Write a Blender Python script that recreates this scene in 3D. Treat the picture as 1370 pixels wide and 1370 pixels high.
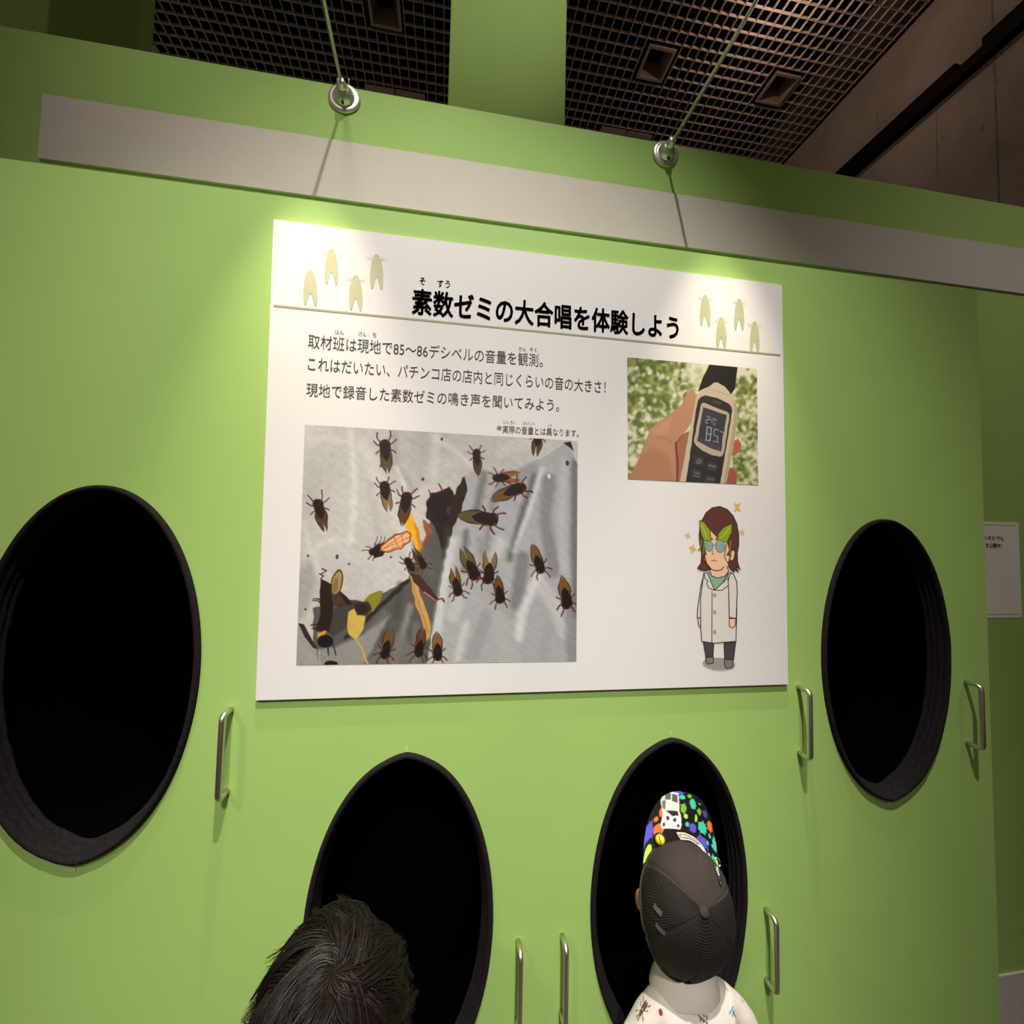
import bpy, bmesh, math, random
import numpy as np
from mathutils import Vector, Matrix, noise
from mathutils.bvhtree import BVHTree

for o in list(bpy.data.objects):
    bpy.data.objects.remove(o)
SC = bpy.context.scene
COL = SC.collection
random.seed(5); np.random.seed(5)
CZ = 1.6                      # eye height of the photographer
D = 0.85                      # distance to the booth front
KW = 1.26                     # rear wall distance / booth distance
YW = D * KW                   # rear wall face
H_CEIL = 3.2                  # louvre ceiling above the eye

# ------------------------------------------------------------------ camera
F_PX = 560.0
RM = np.array([[0.98761626, -0.15527448, 0.02244917],
               [0.02971986, 0.0446627, -0.99855995],
               [0.15404823, 0.98686123, 0.04872434]])
cam_d = bpy.data.cameras.new('camera'); cam = bpy.data.objects.new('camera', cam_d); COL.objects.link(cam)
cam_d.sensor_width = 36; cam_d.lens = F_PX / 1370 * 36; cam_d.clip_start = 0.01
cam.matrix_world = Matrix(((RM[0][0], -RM[1][0], -RM[2][0], 0), (RM[0][1], -RM[1][1], -RM[2][1], 0),
                           (RM[0][2], -RM[1][2], -RM[2][2], CZ), (0, 0, 0, 1)))
SC.camera = cam
# ------------------------------------------------------------------ exposure, room light
SC.view_settings.view_transform = 'Standard'; SC.view_settings.look = 'None'
SC.view_settings.exposure = 0.0; SC.view_settings.gamma = 1.0
try: SC.view_settings.use_curve_mapping = False
except Exception: pass
W = bpy.data.worlds.new('gallery_world'); SC.world = W; W.use_nodes = True
W.node_tree.nodes['Background'].inputs[0].default_value = (1.0, 0.80, 0.66, 1)
W.node_tree.nodes['Background'].inputs[1].default_value = 0.125

def light(name, kind, loc, energy, col, radius=0.03, aim=None, size=40, blend=1.0, parent=None):
    l = bpy.data.lights.new(name, kind); l.energy = energy; l.color = col
    l.shadow_soft_size = radius
    o = bpy.data.objects.new(name, l); COL.objects.link(o); o.location = loc
    if kind == 'SPOT':
        l.spot_size = math.radians(size); l.spot_blend = blend
    if aim is not None:
        o.rotation_euler = (Vector(aim) - Vector(loc)).to_track_quat('-Z', 'Y').to_euler()
    return o
WARM = (1.0, 0.86, 0.68)
light('ceiling_key_light', 'SPOT', (0.17, -0.47, 3.05 + CZ), 600, (1.0, 0.925, 0.835), 0.03, (0.10, 0.85, CZ - 1.15), 53, 1.0)
light('added_front_fill', 'SPOT', (-0.05, -2.6, 2.95 + CZ), 640, (1.0, 0.94, 0.86), 0.22, (0.08, 0.85, CZ - 0.84), 24, 1.0)  # unseen fill, added to brighten the lower booth front
light('ceiling_side_light', 'SPOT', (-2.3, -1.9, 2.6 + CZ), 165, (1.0, 0.88, 0.72), 0.10, (-0.55, 0.85, CZ - 0.6), 36, 1.0)
light('added_wall_fill', 'SPOT', (-0.45, -1.3, 3.05 + CZ), 160, (1.0, 0.89, 0.78), 0.25, (-0.42, 1.07, CZ + 1.0), 25, 1.0)  # no known fixture: added to lift the rear wall, fading at its left
light('added_right_fill', 'SPOT', (2.3, -1.3, 2.9 + CZ), 100, (1.0, 0.90, 0.77), 0.30, (1.85, 1.07, CZ + 0.45), 36, 1.0)  # fill added from the right for the notice and the wall end
light('added_pillar_fill', 'SPOT', (0.5, -0.3, 3.05 + CZ), 95, (1.0, 0.90, 0.76), 0.05, (0.12, 1.4, CZ + 2.0), 34, 1.0)  # extra spot put in only to brighten the pillar face

# ------------------------------------------------------------------ helpers
def lin(c):
    return [((x / 255.) / 12.92 if x / 255. <= 0.04045 else ((x / 255. + 0.055) / 1.055) ** 2.4) for x in c]
def ray(u, v):
    return RM.T @ np.array([(u - 685) / F_PX, (v - 685) / F_PX, 1.0])
def on(u, v, y=D):            # photo pixel -> point on the plane at distance y
    d = ray(u, v); d = d * (y / d[1]); return Vector((d[0], d[1], d[2] + CZ))
def prj(P):
    P = np.asarray(P, float) - np.array([0, 0, CZ]); c = P @ RM.T
    return F_PX * c[..., 0] / c[..., 2] + 685, F_PX * c[..., 1] / c[..., 2] + 685
def mat(name, col, rough=0.6, metal=0.0, spec=0.5, noise_amt=0.0, noise_scale=8, bump=0.0, bump_scale=200, sheen=0.0, vcol=False, emit=None):
    m = bpy.data.materials.new(name); m.use_nodes = True; nt = m.node_tree; b = nt.nodes['Principled BSDF']
    b.inputs['Base Color'].default_value = (*col, 1); b.inputs['Roughness'].default_value = rough
    b.inputs['Metallic'].default_value = metal; b.inputs['Specular IOR Level'].default_value = spec
    if sheen: b.inputs['Sheen Weight'].default_value = sheen
    tc = nt.nodes.new('ShaderNodeTexCoord')
    if vcol:
        a = nt.nodes.new('ShaderNodeVertexColor'); a.layer_name = 'Col'; nt.links.new(a.outputs[0], b.inputs['Base Color'])
    elif noise_amt:
        n = nt.nodes.new('ShaderNodeTexNoise'); n.inputs['Scale'].default_value = noise_scale; n.inputs['Detail'].default_value = 6
        nt.links.new(tc.outputs['Object'], n.inputs['Vector'])
        r = nt.nodes.new('ShaderNodeValToRGB')
        r.color_ramp.elements[0].position = 0.3; r.color_ramp.elements[1].position = 0.7
        r.color_ramp.elements[0].color = (*[c * (1 - noise_amt) for c in col], 1)
        r.color_ramp.elements[1].color = (*[min(1, c * (1 + noise_amt)) for c in col], 1)
        nt.links.new(n.outputs[0], r.inputs[0]); nt.links.new(r.outputs[0], b.inputs['Base Color'])
    if bump:
        n2 = nt.nodes.new('ShaderNodeTexNoise'); n2.inputs['Scale'].default_value = bump_scale; n2.inputs['Detail'].default_value = 4
        nt.links.new(tc.outputs['Object'], n2.inputs['Vector'])
        bp = nt.nodes.new('ShaderNodeBump'); bp.inputs['Strength'].default_value = bump; bp.inputs['Distance'].default_value = 0.002
        nt.links.new(n2.outputs[0], bp.inputs['Height']); nt.links.new(bp.outputs[0], b.inputs['Normal'])
    if emit:
        b.inputs['Emission Color'].default_value = (*emit[0], 1); b.inputs['Emission Strength'].default_value = emit[1]
    return m
def mesh(name, verts, faces, m, parent=None, smooth=False):
    me = bpy.data.meshes.new(name); me.from_pydata([tuple(v) for v in verts], [], faces); me.update()
    return link(name, me, m, parent, smooth)
def link(name, me, m, parent=None, smooth=False):
    o = bpy.data.objects.new(name, me); COL.objects.link(o)
    for k in (m if isinstance(m, (list, tuple)) else [m]):
        if k: me.materials.append(k)
    if smooth: me.polygons.foreach_set('use_smooth', [True] * len(me.polygons))
    if parent:
        o.parent = parent; o.matrix_parent_inverse = parent.matrix_world.inverted()
    return o
def empty(name, loc, label, cat, group=None):
    o = bpy.data.objects.new(name, None); COL.objects.link(o); o.location = loc; o.empty_display_size = 0.05
    bpy.context.view_layer.update(); tag(o, label, cat, group); return o
def tag(o, label, cat, group=None):
    o['label'] = label; o['category'] = cat
    if group: o['group'] = group
    return o
def struct(o): o['kind'] = 'structure'; return o
class MB:
    def __init__(s): s.v = []; s.f = []; s.mi = []
    def add(s, v, f, mi=0):
        n = len(s.v); s.v += [tuple(p) for p in v]; s.f += [tuple(i + n for i in q) for q in f]; s.mi += [mi] * len(f); return s
    def box(s, a, b, mi=0):
        x0, y0, z0 = a; x1, y1, z1 = b
        return s.add([(x0, y0, z0), (x1, y0, z0), (x1, y1, z0), (x0, y1, z0), (x0, y0, z1), (x1, y0, z1), (x1, y1, z1), (x0, y1, z1)],
                     [(0, 3, 2, 1), (4, 5, 6, 7), (0, 1, 5, 4), (1, 2, 6, 5), (2, 3, 7, 6), (3, 0, 4, 7)], mi)
    def tube(s, pts, r, n=12, mi=0, cap=True):
        pts = [Vector(p) for p in pts]; rr = r if isinstance(r, (list, tuple)) else [r] * len(pts)
        vs = []; fs = []; up = None
        for i, p in enumerate(pts):
            t = (pts[min(i + 1, len(pts) - 1)] - pts[max(i - 1, 0)]).normalized()
            if up is None: up = t.orthogonal().normalized()
            up = (up - t * up.dot(t)).normalized(); w = t.cross(up)
            for k in range(n):
                a = 2 * math.pi * k / n; vs.append(p + (up * math.cos(a) + w * math.sin(a)) * rr[i])
        for i in range(len(pts) - 1):
            for k in range(n):
                k2 = (k + 1) % n; fs.append((i * n + k, i * n + k2, (i + 1) * n + k2, (i + 1) * n + k))
        if cap:
            fs.append(tuple(range(n - 1, -1, -1))); fs.append(tuple((len(pts) - 1) * n + k for k in range(n)))
        return s.add(vs, fs, mi)
    def lathe(s, base, axis, prof, n=40, mi=0, sx=1.0):
        axis = Vector(axis).normalized(); u = Vector((1, 0, 0)) if abs(axis.x) < .9 else Vector((0, 0, 1))
        u = (u - axis * u.dot(axis)).normalized(); w = axis.cross(u); base = Vector(base); vs = []; fs = []
        for (r, h) in prof:
            for k in range(n):
                a = 2 * math.pi * k / n; vs.append(base + axis * h + (u * math.cos(a) * sx + w * math.sin(a)) * max(r, 1e-5))
        for i in range(len(prof) - 1):
            for k in range(n):
                k2 = (k + 1) % n; fs.append((i * n + k, i * n + k2, (i + 1) * n + k2, (i + 1) * n + k))
        return s.add(vs, fs, mi)
    def build(s, name, m, parent=None, smooth=False):
        o = mesh(name, s.v, s.f, m, parent, smooth)
        if any(s.mi): o.data.polygons.foreach_set('material_index', s.mi)
        return o
def bevel(o, w, seg=2):
    bm = bmesh.new(); bm.from_mesh(o.data)
    bmesh.ops.bevel(bm, geom=list(bm.edges), offset=w, segments=seg, affect='EDGES', profile=0.5)
    bm.to_mesh(o.data); bm.free(); return o
def evalmesh(o):
    dg = bpy.context.evaluated_depsgraph_get(); dg.update()
    return bpy.data.meshes.new_from_object(o.evaluated_get(dg))

# ------------------------------------------------------------------ materials
GREEN = (0.335, 0.535, 0.150)
m_green = mat('green_paint', GREEN, 0.62, spec=0.3, noise_amt=0.03, noise_scale=3, bump=0.08, bump_scale=500)
m_wall = mat('green_wall_paint', GREEN, 0.7, spec=0.25, noise_amt=0.03, noise_scale=3, bump=0.08, bump_scale=400)
m_band = mat('off_white_paint', (0.60, 0.56, 0.525), 0.75, spec=0.2, noise_amt=0.02, bump=0.06, bump_scale=400)
m_conc = mat('concrete', (0.30, 0.25, 0.22), 0.85, spec=0.2, noise_amt=0.28, noise_scale=2.2, bump=0.5, bump_scale=40)
m_conc_line = mat('concrete_joint', (0.17, 0.14, 0.12), 0.9, noise_amt=0.3)
m_louvre = mat('louvre_blade', (0.50, 0.41, 0.39), 0.6, noise_amt=0.1, noise_scale=5)
m_void = mat('ceiling_void_black', (0.012, 0.009, 0.009), 0.9, spec=0.1)
m_floor = mat('floor_carpet', (0.12, 0.11, 0.10), 0.9, noise_amt=0.25, noise_scale=60, bump=0.4, bump_scale=300)
m_board = mat('board_white', (0.72, 0.715, 0.725), 0.6, spec=0.3, bump=0.05, bump_scale=600)
m_edge = mat('board_edge', (0.80, 0.78, 0.70), 0.6)
m_black_ink = mat('black_ink', (0.02, 0.018, 0.016), 0.55)
m_rule = mat('olive_ink', (0.33, 0.32, 0.20), 0.6)
m_mark = mat('pale_olive_ink', (0.45, 0.46, 0.29), 0.6, noise_amt=0.06, noise_scale=40)
m_print = mat('photo_print', (0.5, 0.5, 0.5), 0.5, spec=0.4, vcol=True)
m_metal = mat('satin_metal', (0.66, 0.62, 0.53), 0.36, metal=1.0, bump=0.03)
m_zinc = mat('zinc_metal', (0.62, 0.60, 0.56), 0.38, metal=0.75, noise_amt=0.08, noise_scale=60)
m_rod = mat('painted_rod', (0.50, 0.50, 0.40), 0.4, metal=0.3)
m_fabric = mat('black_fabric', (0.013, 0.010, 0.012), 0.9, spec=0.12, noise_amt=0.3, noise_scale=160, bump=0.5, bump_scale=500)
m_velvet = mat('black_lining', (0.0012, 0.0010, 0.0010), 1.0, spec=0.0)
m_paper = mat('paper', (0.86, 0.82, 0.78), 0.7)
m_duct = mat('black_track', (0.004, 0.0032, 0.003), 0.7, spec=0.08)
m_brown = mat('brown_panel', (0.42, 0.31, 0.25), 0.6, noise_amt=0.1)
m_trimf = mat('downlight_trim', (0.40, 0.31, 0.28), 0.5)
m_reflect = mat('downlight_reflector', (0.24, 0.17, 0.13), 0.45)
m_dark = mat('dark_plastic', (0.02, 0.018, 0.018), 0.5)
m_bulb = mat('lit_lamp_glass', (1, 0.9, 0.75), 0.4, emit=((1.0, 0.78, 0.5), 12.0))

# ------------------------------------------------------------------ the setting
def zc(d): return d * YW + CZ       # wall height from a unit slope
struct(MB().box((-3.2, YW, 0), (2.6, YW + 0.1, zc(1.0505))).build('wall_back', m_wall))
struct(MB().box((-0.8757 * YW, YW - 0.006, zc(0.768)), (2.6, YW, zc(0.9105))).build('trim_1', m_band))
struct(MB().box((1.2, YW - 0.006, 0), (2.6, YW, zc(-1.2015))).build('baseboard_back', m_band))
struct(MB().box((-4, -4, -0.05), (2.76, 5.2, 0)).build('floor', m_floor))
XC = 0.862 * H_CEIL                 # concrete side wall
cw = MB().box((XC, -3, 0), (XC + 0.2, 5.2, H_CEIL + CZ + 0.5))
cw.box((XC - 0.001, 1.66, 1.2), (XC, 1.668, 5.2), 1)
for (y, z, s) in ((2.26, 2.83, .010), (2.62, 2.62, .012), (2.30, 2.79, .006), (1.85, 2.95, .006), (1.72, 2.2, .012), (1.9, 2.33, .008), (1.56, 2.75, .02), (1.98, 1.95, .012), (2.2, 2.86, .004), (1.66, 2.4, .014), (1.6, 3.0, .012)):
    pts = [(XC - 0.0012, y + math.cos(a) * s * random.uniform(.4, 1), CZ + z + math.sin(a) * s * 1.8 * random.uniform(.4, 1)) for a in [i * math.pi / 5 for i in range(10)]]
    cw.add(pts, [tuple(range(10))], 1)
def streak(y, z0, z1, w):
    cw.add([(XC - 0.001, y, CZ + z0), (XC - 0.001, y + w, CZ + z0), (XC - 0.001, y + w * .4, CZ + z1), (XC - 0.001, y, CZ + z1)], [(0, 1, 2, 3)], 1)
streak(2.255, 2.70, 2.86, .006); streak(1.925, 2.1, 2.5, .005)
struct(cw.build('wall_right', [m_conc, m_conc_line]))
# ceiling: open square louvre under a black void
PX, PY, ZL = 0.0193 * H_CEIL, 0.0205 * H_CEIL, H_CEIL + CZ
BD = 0.018
gx = [-0.111 * H_CEIL + PX * i for i in range(-46, 52)]; gx = [x for x in gx if x < XC - 0.01]
gy = [0.850 * H_CEIL + PY * i for i in range(-44, 10)]
DL = [(-0.435, 0.79), (-0.147, 0.79), (0.125, 0.788), (0.4105, 0.788), (0.702, 0.788)]
DLh = (0.0385 * H_CEIL, 0.041 * H_CEIL)
def snap(v, g): return min(g, key=lambda q: abs(q - v))
holes = []
for (cx, cy) in DL:
    holes.append((snap(cx * H_CEIL - DLh[0], gx), snap(cx * H_CEIL + DLh[0], gx), snap(cy * H_CEIL - DLh[1], gy), snap(cy * H_CEIL + DLh[1], gy)))
cm = MB()
for x in gx:
    segs = [(gy[0], gy[-1])]
    for h in holes:
        if h[0] + .01 < x < h[1] - .01: segs = [q for s in segs for q in ((s[0], h[2]), (h[3], s[1]))]
    for s in segs: cm.box((x - .0022, s[0], ZL), (x + .0022, s[1], ZL + BD))
for y in gy:
    segs = [(gx[0], XC - 0.012)]
    for h in holes:
        if h[2] + .01 < y < h[3] - .01:
            segs = [q for s in segs for q in (((s[0], h[0]), (h[1], s[1])) if s[0] < h[0] and s[1] > h[1] else (s,))]
    for s in segs: cm.box((s[0], y - .0022, ZL + .0005), (s[1], y + .0022, ZL + BD - .0005))
cm.box((XC - 0.012, gy[0], ZL - .004), (XC - 0.001, gy[-1], ZL + BD + .01), 1)
cm.box((gx[0], gy[0], ZL + 0.42), (XC, gy[-1] + .3, ZL + 0.46), 1)
cm.box((gx[0], gy[-1] + .28, ZL), (XC, gy[-1] + .3, ZL + 0.46), 1)
struct(cm.build('ceiling', [m_louvre, m_void]))

# pillars behind the wall
YP = 1.40
def pillar(x0, x1, label):
    o = MB().box((x0, YP, 0), (x1, YP + (x1 - x0), ZL)).build('pillar', m_wall)
    bevel(o, 0.004); tag(o, label, 'pillar', 'green pillars behind the wall'); return o
pillar(-0.0276 * YP, 0.2716 * YP, 'wide green pillar rising behind the wall between the two lamp arms')
pillar(-1.1807 * YP, -0.8815 * YP, 'dim green pillar at the upper left corner of the photo')

# recessed downlights
where = ['leftmost square recessed downlight, cut off by the top edge of the photo', 'square recessed downlight just left of the green pillar', 'square recessed downlight hidden above the green pillar',
         'square recessed downlight just right of the green pillar', 'square recessed downlight nearest the concrete wall']
for (cx, cy), lab in zip(DL, where):
    x, y = cx * H_CEIL, cy * H_CEIL; a, b = 0.030 * H_CEIL, 0.0315 * H_CEIL
    t = empty('recessed_downlight', (x, y, ZL), lab, 'ceiling light', 'square downlights in the louvre ceiling')
    f = MB(); w = .016
    for (p, q) in (((x - a, y - b), (x + a, y - b + w)), ((x - a, y + b - w), (x + a, y + b)), ((x - a, y - b + w), (x - a + w, y + b - w)), ((x + a - w, y - b + w), (x + a, y + b - w))):
        f.box((p[0], p[1], ZL - .004), (q[0], q[1], ZL + .012))
    f.build('trim_frame', m_trimf, t)
    r = MB(); ai, bi, at, bt = a - w, b - w, a * .52, b * .52; z0, z1 = ZL + .004, ZL + .085
    r.add([(x - ai, y - bi, z0), (x + ai, y - bi, z0), (x + ai, y + bi, z0), (x - ai, y + bi, z0), (x - at, y - bt, z1), (x + at, y - bt, z1), (x + at, y + bt, z1), (x - at, y + bt, z1)],
          [(0, 1, 5, 4), (1, 2, 6, 5), (2, 3, 7, 6), (3, 0, 4, 7)])
    r.build('reflector', m_reflect, t)
    MB().box((x - at, y - bt, z1 + .06), (x + at, y + bt, z1 + .07)).build('lamp_holder', m_dark, t)
    MB().box((x - at - .004, y - bt - .004, z1), (x - at, y + bt + .004, z1 + .06)).box((x + at, y - bt - .004, z1), (x + at + .004, y + bt + .004, z1 + .06)).box((x - at, y - bt - .004, z1), (x + at, y - bt, z1 + .06)).box((x - at, y + bt, z1), (x + at, y + bt + .004, z1 + .06)).build('housing', m_dark, t)
# brown strip fixtures at the far end of the louvre
for (xa, lab) in ((-0.763, 'brown twin ceiling panel at the far edge of the louvre, left'), (-0.2115, 'brown twin ceiling panel behind the left lamp arm base'), (0.347, 'brown twin ceiling panel behind the right lamp arm base')):
    x0 = xa * H_CEIL; x1 = x0 + 0.1335 * H_CEIL; xm = (x0 + x1) / 2; y0 = 0.936 * H_CEIL
    t = empty('ceiling_panel', (xm, y0, ZL), lab, 'ceiling panel', 'brown panels along the far edge of the ceiling')
    MB().box((x0, y0, ZL - .006), (xm - .004, y0 + .17, ZL + .0)).build('panel_leaf', m_brown, t)
    MB().box((xm + .004, y0, ZL - .006), (x1, y0 + .17, ZL + .0)).build('panel_leaf', m_brown, t)
# black track on the concrete wall
tr = MB()
tr.box((XC - .05, 1.80, CZ + 2.548), (XC - .001, 2.9, CZ + 2.655)).box((XC - .05, 1.68, CZ + 2.548), (XC - .001, 1.80, CZ + 2.612)).box((XC - .05, -1.0, CZ + 2.548), (XC - .001, 1.68, CZ + 2.655))
tag(tr.build('cable_duct', m_duct), 'long black duct with a notch, fixed along the bare concrete wall', 'duct')

# lit lamp hanging at the ceiling just above the photo's top edge
gxp, gyp = 0.573 * H_CEIL, 0.606 * H_CEIL
t = empty('ceiling_spotlight', (gxp, gyp, ZL - .005), 'small lit ceiling spotlight glowing warm under the louvre, above the right lamp arm', 'ceiling light')
MB().lathe((gxp, gyp, ZL - .002), (0, 0, -1), [(0, 0), (.035, 0), (.035, .012), (.012, .014), (.012, .05), (.03, .055), (.034, .10), (.030, .10), (.026, .07), (0, .07)]).build('lamp_body', m_dark, t, True)
MB().lathe((gxp, gyp, ZL - .072), (0, 0, -1), [(0, .034), (.012, .03), (.02, .02), (.022, .008), (.012, 0)]).build('bulb', m_bulb, t, True)
gl = light('ceiling_spotlight_glow', 'POINT', (gxp, gyp, ZL - 0.125), 6.5, (1.0, 0.72, 0.5), 0.03)
gl.parent = t; gl.matrix_parent_inverse = t.matrix_world.inverted()

# ------------------------------------------------------------------ the listening booth
def ell(c, a, b, n=160, tip=0):
    out = []
    for k in range(n):
        th = 2 * math.pi * k / n
        x, z = a * math.cos(th), b * math.sin(th)
        if tip: z += tip * .0048 * max(0, 1 - abs(x) / (.24 * a)) * (1 if z * tip > 0 else 0)
        out.append((c[0] + x, c[1] + z))
    return out
HA, HB = 0.1755, 0.323
HOLES = [(-0.715 * D, -0.30 * D + CZ, -1), (1.2125 * D, -0.319 * D + CZ, -1), (-0.073 * D, -0.889 * D + CZ, 1), (0.573 * D, -0.890 * D + CZ, 1)]
BX0, BX1, BZ1 = -0.907, 1.3265, 0.7605 * D + CZ
booth = empty('listening_booth', ((BX0 + BX1) / 2, D, 0), 'wide green listening booth with four black oval head holes and metal handles', 'booth')
cu = bpy.data.curves.new('front', 'CURVE'); cu.dimensions = '2D'; cu.fill_mode = 'BOTH'; cu.extrude = 0.009
def addspl(pts):
    s = cu.splines.new('POLY'); s.points.add(len(pts) - 1)
    for p, q in zip(s.points, pts): p.co = (q[0], q[1], 0, 1)
    s.use_cyclic_u = True
addspl([(BX0, 0.0), (BX1, 0.0), (BX1, BZ1), (BX0, BZ1)])
for h in HOLES: addspl(ell(h, HA - .006, HB - .006, 200, h[2]))
tmp = bpy.data.objects.new('tmp', cu); COL.objects.link(tmp)
me = evalmesh(tmp); bpy.data.objects.remove(tmp)
for v in me.vertices: v.co = Vector((v.co.x, D + .009 - v.co.z, v.co.y))
bm = bmesh.new(); bm.from_mesh(me); bmesh.ops.remove_doubles(bm, verts=bm.verts, dist=1e-5); bmesh.ops.recalc_face_normals(bm, faces=bm.faces); bm.to_mesh(me); bm.free()
me.materials.clear()
link('front_panel', me, m_green, booth)
MB().box((BX0, D + .018, 0), (BX0 + .018, YW - .007, BZ1)).build('side_panel', m_green, booth)
MB().box((BX1 - .018, D + .018, 0), (BX1, YW - .007, BZ1)).build('side_panel', m_green, booth)
MB().box((BX0 + .018, D + .018, BZ1 - .018), (BX1 - .018, YW - .007, BZ1)).build('top_panel', m_green, booth)
PROF = [(-.000, .0005), (.0005, -.006), (.003, -.0095), (.007, -.0095), (.0105, -.006), (.0115, -.001), (.0108, .002), (.0130, .004), (.0150, .0070), (.0150, .0105), (.0138, .0125), (.0160, .0145), (.0180, .0175), (.0178, .0205), (.0165, .0225), (.0185, .0245), (.0205, .0275), (.0205, .030), (.0190, .032)]
def rim(c):
    n = 200; base = ell(c, HA, HB, n, c[2]); vs = []; fs = []; L = len(PROF)
    for k in range(n):
        p, q, r = Vector(base[k]), Vector(base[k - 1]), Vector(base[(k + 1) % n])
        tg = (r - q).normalized(); nn = Vector((-tg.y, tg.x))
        th = 2 * math.pi * k / n
        for j, (d, y) in enumerate(PROF):
            wob = noise.noise(Vector((math.cos(th) * 5, math.sin(th) * 5, j * .21 + c[0] * 9))) * .0014 * min(1, j / 6) + noise.noise(Vector((math.cos(th) * 22, math.sin(th) * 22, j * .3 + c[0]))) * .0009 * min(1, j / 5)
            vs.append((p.x + nn.x * (d + wob), D + y + wob * .8, p.y + nn.y * (d + wob)))
    for k in range(n):
        k2 = (k + 1) % n
        for j in range(L - 1): fs.append((k * L + j, k * L + j + 1, k2 * L + j + 1, k2 * L + j))
    o = mesh('padded_rim', vs, fs, m_fabric, booth, True)
    inner = ell(c, HA - .0178, HB - .0178, 80); t = MB(); vs = []
    for y in (D + .031, YW - .02):
        vs += [(p[0], y, p[1]) for p in inner]
    t.add(vs, [(k, (k + 1) % 80, 80 + (k + 1) % 80, 80 + k) for k in range(80)] + [tuple(80 + k for k in range(80))])
    t.build('hood_lining', m_velvet, o)
    s = MB(); zt = c[1] + c[2] * (HB + .006)            # the seam thread where the trim closes
    s.tube([(c[0], D - .0012, zt), (c[0] - .002, D - .0012, zt + c[2] * .010)], .0007, 6)
    s.build('seam_thread', m_edge, o)
for h in HOLES: rim(h)
def handle(x, zt, zb):
    r = .0052; s = .031; c = .010; pts = [(x, D + .002, zt)]
    for i in range(7):
        a = i / 6 * math.pi / 2; pts.append((x, D - s + c - c * math.sin(a), zt - c + c * math.cos(a)))
    for i in range(7):
        a = i / 6 * math.pi / 2; pts.append((x, D - s + c - c * math.cos(a), zb + c - c * math.sin(a)))
    pts.append((x, D + .002, zb))
    o = MB().tube(pts, r, 16).build('grab_handle', m_metal, booth, True); return o
for x in (-0.985, -0.4445, 0.9355, 1.4755): handle(x * D, -0.392 * D + CZ + (-.004 if x > 1 else 0), -0.562 * D + CZ + (-.004 if x > 1 else 0))
for x in (-0.339, 0.193, 0.2985, 0.8335): handle(x * D, -0.9445 * D + CZ, -1.115 * D + CZ)

# ------------------------------------------------------------------ information board
c4 = [on(368, 297), on(1043, 383.5), on(1051, 914), on(344.3, 935)]
bx0 = (c4[0].x + c4[3].x) / 2; bx1 = (c4[1].x + c4[2].x) / 2; bz1 = (c4[0].z + c4[1].z) / 2; bz0 = (c4[2].z + c4[3].z) / 2
TH = .0072; YB = D - TH
board = empty('information_board', ((bx0 + bx1) / 2, D, bz0), 'large white printed information board about singing insects on the green booth front', 'sign')
bo = MB()
v8 = [(c.x, YB, c.z) for c in (c4[3], c4[2], c4[1], c4[0])] + [(c.x, D - .0002, c.z) for c in (c4[3], c4[2], c4[1], c4[0])]
bo.add(v8, [(0, 1, 2, 3)], 0).add(v8, [(1, 0, 4, 5), (2, 1, 5, 6), (3, 2, 6, 7), (0, 3, 7, 4), (5, 4, 7, 6)], 1)
bo.build('board_panel', [m_board, m_edge], board)
def onb(u, v): return on(u, v, YB)
def ribbon(name, pa, pb, w, m, dy=.0004):
    a, b = onb(*pa), onb(*pb); y = YB - dy
    return mesh(name, [(a.x, y, a.z - w / 2), (b.x, y, b.z - w / 2), (b.x, y, b.z + w / 2), (a.x, y, a.z + w / 2)], [(0, 1, 2, 3)], m, board)
ribbon('rule_line', (366, 409), (1044, 475.2), .0040, m_rule)
def textmesh(s, bold=0.0):
    c = bpy.data.curves.new('t', 'FONT'); c.body = s; c.size = 1; c.offset = bold; c.resolution_u = 3
    o = bpy.data.objects.new('t', c); COL.objects.link(o); me = evalmesh(o); bpy.data.objects.remove(o); bpy.data.curves.remove(c)
    return np.array([v.co[:] for v in me.vertices]), [tuple(p.vertices) for p in me.polygons]
EB, ET = -0.085, 0.845          # ink bottom / top of a kanji at size 1
def text(s, tl, bl, rt, bold=0.0, y=YB, plane=None):
    """tl, bl: top and bottom of the first glyph's ink; rt: bottom right of the last glyph's ink (photo px)"""
    v, f = textmesh(s); pl = plane or onb
    if bold:
        n = len(v); st = [(bold * math.cos(k * math.pi / 4), bold * math.sin(k * math.pi / 4)) for k in range(8)]
        v = np.concatenate([v + np.array([a, b, 0]) for a, b in st]); f = [tuple(i + n * k for i in q) for k in range(8) for q in f]
    T, B, R = pl(*tl), pl(*bl), pl(*rt); x0, x1 = v[:, 0].min(), v[:, 0].max()
    sx = (R.x - B.x) / (x1 - x0); hz = T.z - B.z; sz = hz / (ET - EB)
    X = B.x + (v[:, 0] - x0) * sx; t = (v[:, 0] - x0) / (x1 - x0)
    Z = B.z + (R.z - B.z) * t + (v[:, 1] - EB) * sz
    yy = (y - .0005) if plane is None else B.y - .0006
    return [(a, yy, b) for a, b in zip(X, Z)], f
def textobj(name, items, parent, m=None):
    mb = MB()
    for it in items: mb.add(*it)
    return mb.build(name, m or m_black_ink, parent)
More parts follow.
